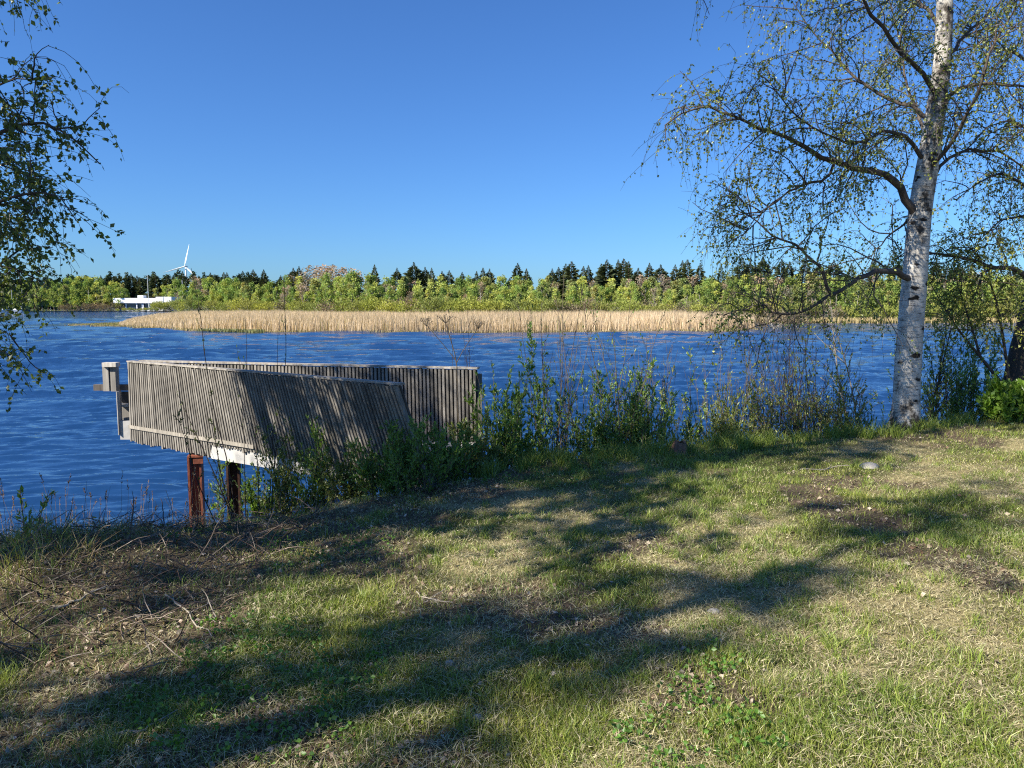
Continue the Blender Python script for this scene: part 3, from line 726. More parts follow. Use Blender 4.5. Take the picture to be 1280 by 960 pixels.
# deck slab (concrete) between the walls
sl = MB(); zt, zb = 1.27, 1.035
a0, a1 = B0 * 1, B1 * 1; b0, b1 = QB0 + [0, .25, 0], QB1 * 1
ins = .0
f0 = a0 + (a1 - a0) * .335 + nf * .05; f1 = a1 + nf * .05
bot_ = [[f0[0], f0[1], zb], [f1[0], f1[1] + ins, zb], [b1[0], b1[1] - ins, zb], [b0[0] + 1.6, b0[1] - .3, zb]]
sl.hexa([np.array(p) for p in bot_], [np.array([p[0], p[1], zt]) for p in bot_]); m0 = a0 + (a1 - a0) * .335 - nf * .06
sl.hexa([np.array([a0[0] + .1, a0[1] + .06, zb + .05]), np.array([m0[0], m0[1], zb + .05]), np.array([b0[0] + 1.6, b0[1] - .3, zb + .05]), np.array([b0[0], b0[1] + .1, zb + .05])],
        [np.array([a0[0] + .1, a0[1] + .06, zt - .003]), np.array([m0[0], m0[1], zt - .003]), np.array([b0[0] + 1.6, b0[1] - .3, zt - .003]), np.array([b0[0], b0[1] + .1, zt - .003])])
sub(sl, PL).build('deck_slab', M['concrete'], PF)
# small end frame and box at the lake end
ef = empty('end_frame'); ef.parent = PF
def eb(x0, y0, x1, y1, d, th, m='wood', col=(1, 1, 1), name='board', par=ef):
    p, q = at(x0, y0, d), at(x1, y1, d); mb = MB(); mb.box((p + q) / 2, abs(q[0] - p[0]), th, abs(q[2] - p[2]), col=col)
    return sub(mb, PL).build(name, M[m], par)
eb(118, 480.5, 167, 488, 10.45, .06, col=(.45, .42, .42), name='beam')
eb(130, 458.5, 139, 488.5, 10.36, .10, col=(1.2, 1.2, 1.2), name='board'); eb(139.6, 458.5, 147.6, 488.8, 10.37, .10, col=(1.0, 1.0, 1.0), name='board')
eb(130, 453, 147.6, 458.3, 10.33, .12, col=(1.7, 1.7, 1.7), name='cap')
eb(148.6, 489, 150.6, 543, 10.33, .12, col=(1.5, 1.5, 1.5), name='post'); eb(163, 452, 166.2, 550, 10.42, .10, col=(1.3, 1.3, 1.3), name='post')
eb(151.3, 489.5, 163, 504, 10.46, .05, col=(.22, .22, .24), name='panel')
eb(151.3, 505, 163, 508, 10.42, .10, col=(1.6, 1.6, 1.6), name='rung')
eb(151.3, 508.3, 163, 521, 10.46, .04, col=(.8, .8, .8), name='panel'); eb(151.3, 521.3, 163, 524.5, 10.44, .08, col=(.9, .9, .9), name='rung')
eb(152, 525.5, 170, 548.5, 10.36, .12, 'concrete', name='slab_end', par=PF)
# steel posts under the slab
def ibeam(x, y, ztop, w=.20, dp=.20, t=.016, rot=.0, plate=False, mm='rust'):
    mb = MB(); c = np.array([x, y, 0]); ax = np.array([cos(rot), sin(rot), 0]); ay = np.array([-sin(rot), cos(rot), 0]); h = ztop + .8; zc = (ztop - .8) / 2
    for s in (-1, 1): mb.box(c + ax * s * (w / 2 - t / 2) + [0, 0, zc], t * 1.6, dp, h, ax)
    mb.box(c + [0, 0, zc - .003], w - 3.4 * t, t, h - .01, ax)
    if plate: mb.box(c + [0.02, -.01, ztop + .011], w + .03, dp + .03, .02, ax); mb.box(c + ax * .05 - ay * (dp / 2 + .012) + [0, 0, ztop - .045], w * .75, .02, .07, ax)
    sub(mb, PL).build('steel_post', M[mm], PF)
q = onz(240, 671, 0); ibeam(q[0] + .02, 9.62, 1.01, plate=True, rot=.25, dp=.20, w=.155)
q = onz(288, 672, 0); ibeam(q[0] + .03, 9.55, 1.033, w=.15, rot=.25, dp=.2, mm='shaderust')
ibeam(-.9, 8.5, 1.033, w=.18); ibeam(-1.2, 9.0, 1.033, w=.18)

# ------------------------------------------------------------------ plants: growth machinery
def grow(S, D, L, K, droop, wig, rs):
    """S,D (N,3), L (N) -> paths (N,K,3)"""
    N = len(S); P = np.empty((N, K, 3)); P[:, 0] = S; d = nrm(D); st = (L / (K - 1))[:, None]
    dp = np.asarray(droop, float) * np.ones(N)
    for k in range(1, K):
        d = nrm(d + rs.normal(size=(N, 3)) * wig + np.array([0, 0, -1.]) * dp[:, None])
        P[:, k] = P[:, k - 1] + d * st
    return P
def along(P, t):               # P (N,K,3), pick points at fraction t (N,m)
    N, K, _ = P.shape; x = t * (K - 1); i = np.clip(x.astype(int), 0, K - 2); f = (x - i)[..., None]
    n = np.arange(N)[:, None]; a = P[n, i]; b = P[n, i + 1]
    return a * (1 - f) + b * f, nrm(b - a)
def resample(pts, K):
    pts = np.array(pts, float); s = np.r_[0, np.cumsum(np.linalg.norm(np.diff(pts, axis=0), axis=1))]
    u = np.linspace(0, s[-1], K * 3); r = np.column_stack([np.interp(u, s, pts[:, i]) for i in range(3)])
    ker = np.array([.25, .5, .25])
    for _ in range(3): r[1:-1] = r[:-2] * .25 + r[1:-1] * .5 + r[2:] * .25
    return r[np.linspace(0, len(r) - 1, K).astype(int)]
def crown_from(limbs, radii, rs, n2, L2, n3, L3, nleaf, leafsz, cols, droop3=.30, gap=.55, up2=.25, tmin=.12, keep=None, thick=1.0, leafcol=None):
    """limbs: list of (K,3); returns branch collector, foliage collector"""
    br, fo = MB(), MB(); tw = MB()
    S, D, Ls = [], [], []
    for P in limbs:
        ln = np.linalg.norm(np.diff(P, axis=0), axis=1).sum(); m = max(3, int(n2 * ln))
        t = tmin + (1 - tmin) * rs.rand(m) ** .8
        pp, dd = along(P[None], t[None]); pp, dd = pp[0], dd[0]
        side = nrm(np.cross(dd, rs.normal(size=(m, 3))))
        S.append(pp); D.append(nrm(dd * .55 + side * .9 + [0, 0, up2])); Ls.append(L2 * (.45 + .8 * rs.rand(m)) * (1.15 - .5 * t))
    S, D, Ls = np.concatenate(S), np.concatenate(D), np.concatenate(Ls)
    if keep is not None:
        k = keep(S); S, D, Ls = S[k], D[k], Ls[k]
    P2 = grow(S, D, Ls, 7, .07, .20, rs); N = len(P2)
    r2 = np.linspace(1, .35, 7)[None] * (.0055 + .0045 * Ls[:, None]) * thick
    br.tubes(P2, r2, 4)
    t = .15 + .85 * rs.rand(N, n3); pp, dd = along(P2, t); pp = pp.reshape(-1, 3); dd = dd.reshape(-1, 3); m = len(pp)
    side = nrm(np.cross(dd, rs.normal(size=(m, 3))))
    L = L3 * (.3 + rs.rand(m)); P3 = grow(pp, nrm(dd * .5 + side * .8 + [0, 0, .05]), L, 6, droop3 * (.4 + 1.2 * rs.rand(m)), .18, rs)
    fo.tubes(P3, (np.linspace(1, .45, 6)[None] * .0026 * thick).repeat(m, 0), 3, col=np.array([.055, .042, .033]))
    ml = max(1, nleaf); t = .08 + .92 * rs.rand(m, ml); lp, ld = along(P3, t); lp = lp.reshape(-1, 3); ld = ld.reshape(-1, 3)
    k = rs.rand(len(lp)) < (gap + (1 - gap) * (N1(lp[:, 0] * 1.3, lp[:, 2] * 1.3 + lp[:, 1], 1, 2) > .45)); lp, ld = lp[k], ld[k]
    n = len(lp); dirs = nrm(ld * .3 + rs.normal(size=(n, 3)) * .6 + [0, 0, -.35])
    c = np.array(cols)[rs.randint(0, len(cols), n)] * (.7 + .6 * rs.rand(n, 1))
    fo.leaves(lp + rs.normal(size=(n, 3)) * .008, dirs, leafsz * (.65 + .7 * rs.rand(n)), c, .72, rs=rs)
    return br, fo
GRN = [(.25, .29, .045), (.32, .34, .06), (.20, .25, .04), (.37, .37, .08)]
DGRN = [(.10, .15, .035), (.13, .185, .04), (.16, .21, .05), (.08, .125, .03)]

def finish_tree(root_loc, trunk, br, fo, label, name='birch_tree', group=None, tm='birch', bm='limb'):
    o = empty(name, root_loc); sub(trunk, root_loc).build('trunk', M[tm], o, True); sub(br, root_loc).build('branches', M[bm], o, True)
    sub(fo, root_loc).build('foliage', M['leaf'], o); tag(o, label, 'tree', group); return o
def trunk_mesh(path, rad, seed, sides=28, flare=0, rough=.05, dark=None):
    K = len(path); mb = MB(); rs = np.random.RandomState(seed); th = np.arange(sides) * 2 * pi / sides
    path = np.array(path); T = nrm(np.gradient(path, axis=0)); A = nrm(np.cross(T, [0, 1, 0])); Bv = np.cross(T, A)
    z = path[:, 2]; z0 = z[0]
    lob = (1 + .22 * np.cos(th * 5 + 1) + .15 * np.cos(th * 3))
    V = []
    C = []
    for k in range(K):
        f = math.exp(-(z[k] - z0) / .22) * flare
        r = rad[k] * (1 + f * lob) * (1 + rough * (N1(np.cos(th) * 2 + seed, np.sin(th) * 2 + z[k] * 2.2, 1, 3) - .5) * 2)
        V.append(path[k][None] + r[:, None] * (np.cos(th)[:, None] * A[k] + np.sin(th)[:, None] * Bv[k]))
        dk = dark(z[k] - z0) if dark else .2
        C.append(np.full((sides, 3), dk))
    V = np.array(V); i = (np.arange(K - 1)[:, None] * sides + np.arange(sides)[None]); j = (np.arange(K - 1)[:, None] * sides + (np.arange(sides)[None] + 1) % sides)
    mb.add(V, np.stack([i, j, j + sides, i + sides], -1).reshape(-1, 4), c=np.concatenate(C)); return mb

# ---- the big birch on the right
rs = np.random.RandomState(21)
D0 = 9.8; base = at(1131, 543, D0); base[2] = gz(base[0], base[1]) - .08
tp = [base] + [at(a, b, D0) for a, b in ((1132, 510), (1134, 470), (1137, 420), (1141, 370), (1146, 310), (1150, 262), (1160, 205), (1170, 140), (1178, 80), (1181, 20), (1182, -40), (1176, -140), (1180, -260), (1172, -400), (1178, -520))]
tpath = resample(tp, 70)
zz = [at(1131, y, D0)[2] for y in (543, 500, 440, 340, 270, 200, 120, 0, -200, -520)]
rad = np.interp(tpath[:, 2], zz, [.81 * x / 2 / 960 * D0 for x in (42, 38, 37, 35, 33, 30, 26, 22, 14, 4)])
trk = trunk_mesh(tpath, rad, 3, 32, flare=.35, rough=.07, dark=lambda h: .42 * math.exp(-h / .35) + .22 + .13 * max(0, min(1, (h - 2.0) / .6)))
def limb(pts, r0, r1, K=16, dd=0):
    n = len(pts); P = [at(a, b, D0 + c) for a, b, c in pts]; P = resample(P, K); P[1:] += rs.normal(size=(K - 1, 3)) * .012
    return P, np.linspace(1, 0, K) ** 1.1 * (r0 - r1) + r1
LM = [limb([(1146, 275, 0), (1128, 236, -.15), (1100, 216, -.3), (1068, 208, -.45), (1035, 201, -.6), (1010, 186, -.7), (985, 172, -.8), (950, 160, -.9), (915, 145, -1.0), (885, 133, -1.0), (862, 136, -1.05), (832, 158, -1.1)], .062, .008, 24),
      limb([(1141, 352, 0), (1122, 342, -.2), (1100, 339, -.35), (1075, 345, -.5), (1055, 360, -.6), (1038, 370, -.7), (1018, 382, -.8), (992, 392, -.9), (970, 391, -1.0), (955, 378, -1.0), (930, 386, -1.1), (905, 395, -1.2)], .050, .006, 24),
      limb([(1040, 369, -.7), (1030, 350, -.75), (1026, 332, -.8), (1005, 318, -.8), (985, 303, -.85), (960, 290, -.9), (930, 262, -.9), (905, 240, -.9)], .026, .005, 16),
      limb([(1042, 206, -.6), (1030, 225, -.6), (1000, 233, -.7), (975, 248, -.8), (955, 262, -.9), (940, 285, -.9), (915, 300, -1)], .022, .005, 14),
      limb([(1160, 205, 0), (1135, 172, -.2), (1110, 160, -.3), (1085, 175, -.4), (1060, 180, -.6), (1030, 165, -.8), (990, 140, -1.0), (960, 100, -1.2)], .034, .006, 16),
      limb([(1168, 150, 0), (1140, 135, .1), (1105, 120, .3), (1075, 105, .4), (1045, 70, .5), (1015, 40, .6), (990, 0, .6)], .036, .006, 16),
      limb([(1172, 120, 0), (1150, 90, -.3), (1120, 60, -.5), (1090, 20, -.8), (1060, -30, -1.0), (1010, -70, -1.2), (940, -90, -1.4), (880, -60, -1.5)], .036, .006, 18),
      limb([(1170, 135, 0), (1195, 112, -.2), (1225, 104, -.4), (1262, 107, -.5), (1300, 112, -.5), (1340, 120, -.5)], .034, .008, 14),
      limb([(1156, 235, 0), (1180, 200, .2), (1215, 185, .4), (1250, 190, .6), (1290, 215, .7), (1330, 260, .8)], .030, .006, 14),
      limb([(1150, 262, 0), (1130, 280, .3), (1110, 295, .6), (1090, 320, .7), (1075, 345, .8)], .022, .004, 12),
      limb([(1158, 215, 0), (1190, 180, -.5), (1220, 120, -.9), (1240, 60, -1.1), (1270, 10, -1.2), (1300, -60, -1.3)], .032, .006, 14),
      limb([(1178, 80, 0), (1200, 50, .2), (1235, 20, .4), (1270, -20, .5), (1310, -50, .5)], .030, .006, 14),
      limb([(1180, 40, 0), (1150, 0, .4), (1110, -50, .8), (1060, -90, 1.0), (1000, -100, 1.2)], .030, .006, 14),
      limb([(1182, -40, 0), (1215, -80, -.5), (1260, -110, -.8), (1330, -110, -1)], .028, .006, 12),
      limb([(1160, 210, 0), (1150, 150, .8), (1130, 90, 1.4), (1120, 30, 1.8), (1100, -40, 2.0)], .034, .006, 14)]
for k in range(8):
    y0 = -80 - 50 * k; s = -1 if k % 2 else 1
    LM.append(limb([(1178, y0, 0), (1178 + s * 60, y0 - 50, rs.uniform(-.6, .6)), (1178 + s * 130, y0 - 70, rs.uniform(-1.2, 1.2)), (1178 + s * 190, y0 - 40, rs.uniform(-1.5, 1.5))], .03, .006, 10))
limbs = [l[0] for l in LM]
br, fo = crown_from(limbs, None, rs, 10.5, .85, 8, .62, 11, .032, GRN[:3] + DGRN[:3], droop3=.42)  # dark greens mixed in: shade from other trees put into the leaf colour
for P, r in LM: br.tubes(P, r * .84, 8)
loc = np.array([base[0], base[1], base[2]])
finish_tree(loc, trk, br, fo, 'large birch with white and black bark leaning on the grassy bank')

# ---- generic birch grown upwards (neighbours whose shade falls across the grass)
def birch(x, y, h, r, seed, label, spread=2.2, n2=5, nleaf=10, leafsz=.034, zlow=.22, cols=GRN, nl=22, L2=.9, L3=.55, n3=5, lean=(0, 0), extra=None, keep=None, droop3=.34, side=None, tm='birch', dark=None, name='birch_tree', up=.5, gap=.55):
    rs = np.random.RandomState(seed); z0 = float(gz(x, y)) - .08; K = 40; t = np.linspace(0, 1, K)
    path = np.column_stack([x + lean[0] * t * h + np.cumsum(rs.normal(size=K)) * .012, y + lean[1] * t * h + np.cumsum(rs.normal(size=K)) * .012, z0 + t * h])
    path[0] = (x, y, z0)
    rad = r * (1 - t) ** .8 + .012; trk = trunk_mesh(path, rad, seed, 18, flare=.3, dark=dark or (lambda hh: .42 * math.exp(-hh / .4) + .24))
    Ls, rr_ = [], []
    tt = zlow + (1 - zlow) * (np.arange(nl) + rs.rand(nl)) / nl
    for i in range(nl):
        u = min(tt[i], .97); p0 = along(path[None], np.array([[u]]))[0][0, 0]; a = i * 2.4 + rs.rand()
        if side is not None: a = side[0] + rs.normal() * side[1]
        ln = spread * (1.12 - u) * (.7 + .5 * rs.rand())
        P = grow(p0[None], np.array([[cos(a), sin(a), up + .4 * rs.rand()]]), np.array([ln]), 12, .07, .12, rs)[0]
        Ls.append(P); rr_.append(np.linspace(1, .15, 12) * (.010 + .011 * ln))
    if extra:
        for P, q in extra: Ls.append(P); rr_.append(q)
    br, fo = crown_from(Ls, None, rs, gap=gap, n2=n2, L2=L2, n3=n3, L3=L3, nleaf=nleaf, leafsz=leafsz, cols=cols, droop3=droop3, keep=keep)
    for P, q in zip(Ls, rr_): br.tubes(P, q, 6)
    return finish_tree(np.array([x, y, z0]), trk, br, fo, label, name, tm=tm, bm='limb')

# left tree: trunk just outside the frame, its branches hang into the picture
def lp(pts, K=16): return resample([at(a, b, c) for a, b, c in pts], K)
lr = lambda r0, K=16: np.linspace(1, .12, K) * r0
LX = [(lp([(-170, 330, 6.4), (-100, 250, 6.2), (-40, 190, 6.1), (10, 160, 6.0), (50, 150, 6.0), (90, 170, 5.9), (125, 205, 5.9)]), lr(.035)),
      (lp([(-170, 250, 6.4), (-110, 170, 6.3), (-50, 130, 6.2), (0, 105, 6.1), (30, 95, 6.0), (45, 100, 6.0)]), lr(.03)),
      (lp([(-170, 380, 6.4), (-100, 320, 6.1), (-40, 280, 6.0), (0, 250, 5.9), (40, 240, 5.8), (75, 240, 5.8), (95, 275, 5.8)]), lr(.03)),
      (lp([(-170, 430, 6.4), (-110, 390, 6.2), (-50, 350, 6.1), (0, 330, 6.0), (30, 340, 6.0), (65, 360, 6.0)]), lr(.028)),
      (lp([(-170, 460, 6.4), (-100, 440, 6.2), (-60, 410, 6.1), (-20, 400, 6.0), (15, 420, 6.0)]), lr(.022)),
      (lp([(-170, 300, 6.4), (-80, 230, 6.6), (-30, 215, 6.7), (20, 200, 6.8), (60, 215, 6.8)]), lr(.026)),
      (lp([(-170, 150, 6.4), (-120, 60, 6.3), (-80, 0, 6.2), (-40, -30, 6.1), (-10, -40, 6.0)]), lr(.03))]
birch(-6.1, 6.4, 10.5, .16, 31, 'birch beyond the left edge whose leafy branches hang into view', spread=2.3, nl=20, zlow=.28, n2=11, nleaf=11, leafsz=.038, cols=DGRN, L2=.5, L3=.42, n3=7, extra=LX,  # dark leaf palette paints in the shade on these branches
      keep=lambda S: (S[:, 0] / np.maximum(S[:, 1], .1) * 960 + 640 < np.interp(S[:, 2], [2.2, 3.0, 4.4, 4.8, 5.6], [5, 50, 100, 60, 0])) | (S[:, 2] > 6.5), side=(pi * 1.3, .8), droop3=.3)
# shade givers behind and left of the camera
birch(-6.0, 2.9, 14.5, .19, 41, 'birch standing left of the camera above the shaded slope', spread=2.2, nl=32, zlow=.30, n2=8, nleaf=19, leafsz=.09, L2=1.1, gap=.12)
birch(-10.2, -2.9, 15, .18, 42, 'tall birch standing behind the camera to the left', spread=1.35, nl=32, zlow=.26, n2=10, nleaf=22, leafsz=.09, L2=1.0, gap=.12)
birch(-13, -0.8, 14, .2, 43, 'farthest birch on the slope left of the camera', spread=3.0, nl=34, zlow=.2, n2=9, nleaf=26, leafsz=.10, L2=1.1, gap=.12)

birch(-7.6, -0.7, 6.8, .10, 44, 'young birch standing close to the camera on the left', spread=1.7, nl=24, zlow=.3, n2=8, nleaf=18, leafsz=.06, L2=.7, gap=.12)
birch(-11, 2.8, 11.5, .15, 45, 'slender birch on the left behind the nearest ones', spread=1.3, nl=24, zlow=.15, n2=11, nleaf=24, leafsz=.08, L2=.9, gap=.12)
# right-edge tree: dark trunk at the frame edge with low limbs
rs = np.random.RandomState(61); D1 = 10.9
rb0 = at(1266, 520, D1); rb0[2] = gz(rb0[0], rb0[1]) - .05
tpt = resample([rb0] + [at(a, b, D1) for a, b in ((1270, 480), (1280, 430), (1290, 380), (1302, 330), (1312, 250), (1316, 150), (1330, 20), (1340, -150), (1345, -330))], 50)
radr = np.interp(tpt[:, 2], [rb0[2], rb0[2] + .5, rb0[2] + 1.5, 7, 11], [.19, .165, .14, .09, .02])
trk = trunk_mesh(tpt, radr, 9, 22, flare=.3, rough=.12, dark=lambda h: .62 if h < 2.5 else .3)
def rl(pts, r0, K=14): return resample([at(a, b, D1 + c) for a, b, c in pts], K), np.linspace(1, .15, K) * r0
RLs = [rl([(1292, 358, 0), (1275, 338, -.2), (1258, 334, -.3), (1240, 336, -.4), (1225, 328, -.5), (1195, 320, -.6), (1160, 316, -.7), (1125, 312, -.8)], .045),
       rl([(1240, 335, -.4), (1228, 342, -.4), (1222, 360, -.5), (1205, 372, -.6)], .02),
       rl([(1262, 492, -.1), (1245, 470, -.25), (1222, 442, -.3), (1200, 415, -.4), (1180, 385, -.5), (1162, 352, -.6)], .030),
       rl([(1262, 488, -.1), (1258, 450, -.3), (1252, 410, -.4), (1244, 370, -.5), (1228, 330, -.6), (1210, 290, -.7)], .026),
       rl([(1225, 445, -.3), (1215, 410, -.3), (1205, 380, -.3), (1195, 350, -.4), (1190, 300, -.5)], .018),
       rl([(1310, 270, 0), (1280, 230, -.3), (1250, 215, -.4), (1220, 230, -.5), (1195, 250, -.5)], .03),
       rl([(1314, 200, 0), (1285, 160, -.2), (1260, 150, -.4), (1230, 160, -.6)], .03),
       rl([(1310, 280, 0), (1280, 270, -.5), (1250, 275, -.9), (1225, 300, -1.1)], .03)]
for k in range(10):
    y0 = 150 - 45 * k; s = -1 if k % 2 else 1
    RLs.append(rl([(1318 + k * 2, y0, 0), (1318 + s * 50, y0 - 40, rs.uniform(-.6, .6)), (1318 + s * 110, y0 - 50, rs.uniform(-1, 1))], .03))
br, fo = crown_from([l[0] for l in RLs], None, rs, 8, .7, 8, .5, 14, .034, GRN, droop3=.3)
for P, r in RLs: br.tubes(P, r, 7)
finish_tree(rb0.copy(), trk, br, fo, 'dark trunked tree at the right edge with low bare branches', 'birch_tree')

# ------------------------------------------------------------------ shoreline shrubs and saplings
SG = [(.14, .25, .045), (.18, .30, .055), (.22, .33, .06), (.10, .19, .04)]
YG = [(.20, .25, .07), (.25, .29, .08), (.16, .22, .055)]
def shrub(name, px, d, h, w, stems, label, seed, leafy=1.1, top_bare=.0, cols=SG, leafsz=.044, side_n=10, L2=.3, wig=.05, wood='shrubwood', lean=0.0, group=None, r=.006, wid=.38, lean_y=0.0, zof=0, cat='shrub', upw=.75):
    rs = np.random.RandomState(seed); p = at(px, 383, d); x = p[0]; z0 = float(gz(x, d)) - .03 + zof; z0 = max(z0, -.15)
    if seed in TOPS: h = (EYE + (383 - TOPS[seed]) / 960 * d - z0) * 1.2
    if name == 'budding_shrub' and seed != 237: leafy = leafy * 1.7 + .12; L2 = L2 * 1.15
    if seed in (202, 203, 204, 205, 206, 207): leafy *= .75
    if seed in (221, 222, 223, 245, 246, 247): leafy *= .5
    if name in ('leafy_shrub', 'budding_shrub') and (seed < 232 or seed > 240): stems = int(stems * (1.6 if seed not in (230, 231) else 1)); w = w * 1.0; r = r * (1.15 if name == 'budding_shrub' else .95); stems = int(stems * (1.05 if name == 'budding_shrub' else 1.05))
    S = np.column_stack([x + rs.normal(size=stems) * w * .13, d + rs.normal(size=stems) * .10, np.full(stems, z0)])
    a = rs.rand(stems) * 2 * pi; q = rs.rand(stems) ** .6 * w / 2 / h
    D = np.column_stack([np.cos(a) * q + lean, np.sin(a) * q * .8 + lean_y, np.ones(stems)])
    L = h * (.40 + .60 * rs.rand(stems) ** 1.1); L[0] = h * 1.0; D[0, :2] *= .3; D[0, 0] += lean
    P1 = grow(S, D, L, 12, -.01, wig, rs); st = MB(); fo = MB()
    st.tubes(P1, np.linspace(1, .25, 12)[None] * (r * (L / h))[:, None], 5)
    t = .12 + .86 * rs.rand(stems, side_n); pp, dd = along(P1, t); m = stems * side_n; pp = pp.reshape(-1, 3); dd = dd.reshape(-1, 3); tf = t.reshape(-1)
    sd = nrm(np.cross(dd, rs.normal(size=(m, 3)))); L_ = L2 * (.4 + .8 * rs.rand(m)) * (1.15 - .7 * tf)
    P2 = grow(pp, nrm(dd * (upw + .45) + sd * .65), L_, 5, -.06, .12, rs); st.tubes(P2, (np.linspace(1, .4, 5)[None] * r * .38).repeat(m, 0), 3)
    nl = int(15 * leafy) + 2; t2 = .1 + .9 * rs.rand(m, nl); lpz, ld = along(P2, t2)
    prob = np.clip(leafy * np.where(tf > 1 - top_bare, .12, 1.0), 0, 1)
    lpz = lpz.reshape(-1, 3); ld = ld.reshape(-1, 3); k = rs.rand(len(lpz)) < np.repeat(prob, nl); lpz, ld = lpz[k], ld[k]
    t1 = .1 + .9 * rs.rand(stems, int(45 * leafy) + 1); l1, d1 = along(P1, t1); k1 = (rs.rand(*t1.shape) < leafy) & (t1 < 1 - top_bare * .9); l1, d1 = l1[k1], d1[k1]
    lpz = np.concatenate([lpz, l1]); ld = np.concatenate([ld, d1]); n = len(lpz)
    if n:
        c = np.array(cols)[rs.randint(0, len(cols), n)] * (.7 + .6 * rs.rand(n, 1))
        fo.leaves(lpz, nrm(ld * .8 + rs.normal(size=(n, 3)) * .45 + [0, 0, .15]), leafsz * (.6 + .8 * rs.rand(n)), c, wid, rs=rs)
    # buds on the bare tops
    t3 = .25 + .75 * rs.rand(m, 3); bp, bd = along(P2, t3); bp = bp.reshape(-1, 3); bd = bd.reshape(-1, 3)
    fo.leaves(bp, nrm(bd + rs.normal(size=bp.shape) * .3), .014, np.array([.16, .13, .06]), .5, rs=rs)
    o = empty(name, (x, d, z0)); loc = (x, d, z0); sub(st, loc).build('stems', M[wood], o); sub(fo, loc).build('foliage', M['leaf'], o)
    tag(o, label, cat, group); return o
TOPS = {201: 590, 202: 545, 203: 550, 204: 572, 205: 560, 206: 545, 207: 548, 208: 535, 209: 482, 210: 540, 211: 425, 212: 392, 213: 500, 236: 628, 214: 405,
        215: 470, 216: 500, 217: 455, 218: 470, 219: 460, 220: 440, 221: 420, 222: 415, 223: 455, 224: 400, 225: 490, 226: 400, 227: 415, 228: 410, 229: 440,
        230: 492, 231: 480, 232: 395, 233: 402, 234: 510, 235: 600, 238: 440, 239: 440, 240: 420, 241: 500, 242: 475, 243: 450, 244: 490, 245: 470, 246: 480, 247: 480, 248: 440, 249: 430}
shrub('leafy_shrub', 320, 9.05, .55, .5, 9, 'small leafy shrub right of the second steel post', 201, 1.0)
shrub('leafy_shrub', 352, 8.15, .95, .7, 13, 'bright green shrub below the white slab edge', 202, 1.0, cols=YG)
shrub('leafy_shrub', 385, 7.9, 1.05, .7, 14, 'green shrub in front of the shaded wall, left of centre', 203, 1.0)
shrub('leafy_shrub', 432, 7.55, .95, .8, 14, 'low green shrub beneath the middle of the slatted wall', 204, 1.0, cols=YG)
shrub('leafy_shrub', 478, 7.25, 1.15, .8, 15, 'dark green shrub where the near wall ends', 205, 1.0)
shrub('leafy_shrub', 520, 7.1, 1.25, .8, 15, 'dense green shrub between the near wall and the far wall', 206, 1.0)
shrub('leafy_shrub', 560, 7.6, 1.15, .7, 14, 'green shrub hiding the foot of the far wall', 207, 1.0)
shrub('leafy_shrub', 596, 8.3, .95, .6, 12, 'low green shrub at the right corner of the slatted wall', 208, 1.0, cols=YG)
shrub('leafy_shrub', 628, 8.6, 1.35, .55, 15, 'dense upright willow shrub just right of the platform', 209, 1.0)
shrub('leafy_shrub', 655, 9.1, .9, .7, 12, 'low leafy shrub between two taller willows', 210, .9)
shrub('leafy_shrub', 672, 9.2, 1.95, .45, 7, 'tall slender willow with leafy column and pointed top', 211, 1.0, .1, side_n=14, L2=.25)
shrub('budding_shrub', 697, 9.3, 2.25, .7, 10, 'tallest brown budding shrub with bare bunched top', 212, .25, .6, wood='shrubwood', L2=.4, r=.008)
shrub('leafy_shrub', 730, 9.2, 1.1, .9, 12, 'low loose green shrub left of the forked shrub', 213, .75)
shrub('budding_shrub', 775, 9.3, 2.15, .9, 10, 'tall shrub with forked bare tips and leafy lower half', 214, .6, .5, L2=.4, r=.008)
shrub('leafy_shrub', 795, 9.15, 1.55, .7, 13, 'bushy green willow under the forked bare tips', 215, .9, .1)
shrub('leafy_shrub', 762, 9.1, 1.2, .6, 12, 'leafy willow in the gap left of the bushy willow', 216, .9)
shrub('budding_shrub', 826, 9.3, 1.5, .8, 12, 'thin twiggy shrub above the reddish stump', 217, .4, .4, cols=YG)
shrub('leafy_shrub', 866, 9.5, 1.25, .35, 5, 'small single leafy sapling right of the reddish stump', 218, .8, side_n=10)
shrub('budding_shrub', 900, 9.7, 1.45, 1.0, 13, 'open twiggy shrub with sparse pale leaves', 219, .35, .3, cols=YG)
shrub('budding_shrub', 940, 9.9, 1.7, .9, 12, 'thin grey shrub standing before open water', 220, .3, .3, cols=YG)
shrub('budding_shrub', 982, 10.1, 1.65, .9, 14, 'dark stemmed thicket shrub with small leaves', 221, .35, .2, cols=YG, wood='twig')
shrub('budding_shrub', 1018, 10.2, 1.7, .8, 14, 'thicket shrub with slanting dark stems', 222, .4, .2, cols=YG, wood='twig', lean=-.15)
shrub('budding_shrub', 1050, 10.3, 1.2, .8, 12, 'low twiggy shrub left of the pale stemmed sapling', 223, .5, .2, cols=YG, wood='twig')
shrub('birch_sapling', 1098, 10.3, 2.25, .5, 3, 'young birch sapling with pale slanting stem left of the big trunk', 224, .6, .0, cols=YG, wood='paletwig', lean=-.22, r=.017, side_n=26, L2=.5, cat='tree', leafsz=.03, upw=.3, wid=.6)
shrub('leafy_shrub', 1078, 10.4, .8, .8, 12, 'low dark shrub at the foot of the big birch', 225, .7)
shrub('birch_sapling', 1174, 10.7, 1.7, .5, 2, 'dark upright sapling right of the big birch trunk', 226, .5, .0, cols=YG, wood='twig', r=.016, side_n=24, L2=.5, cat='tree', leafsz=.03, upw=.3, wid=.6)
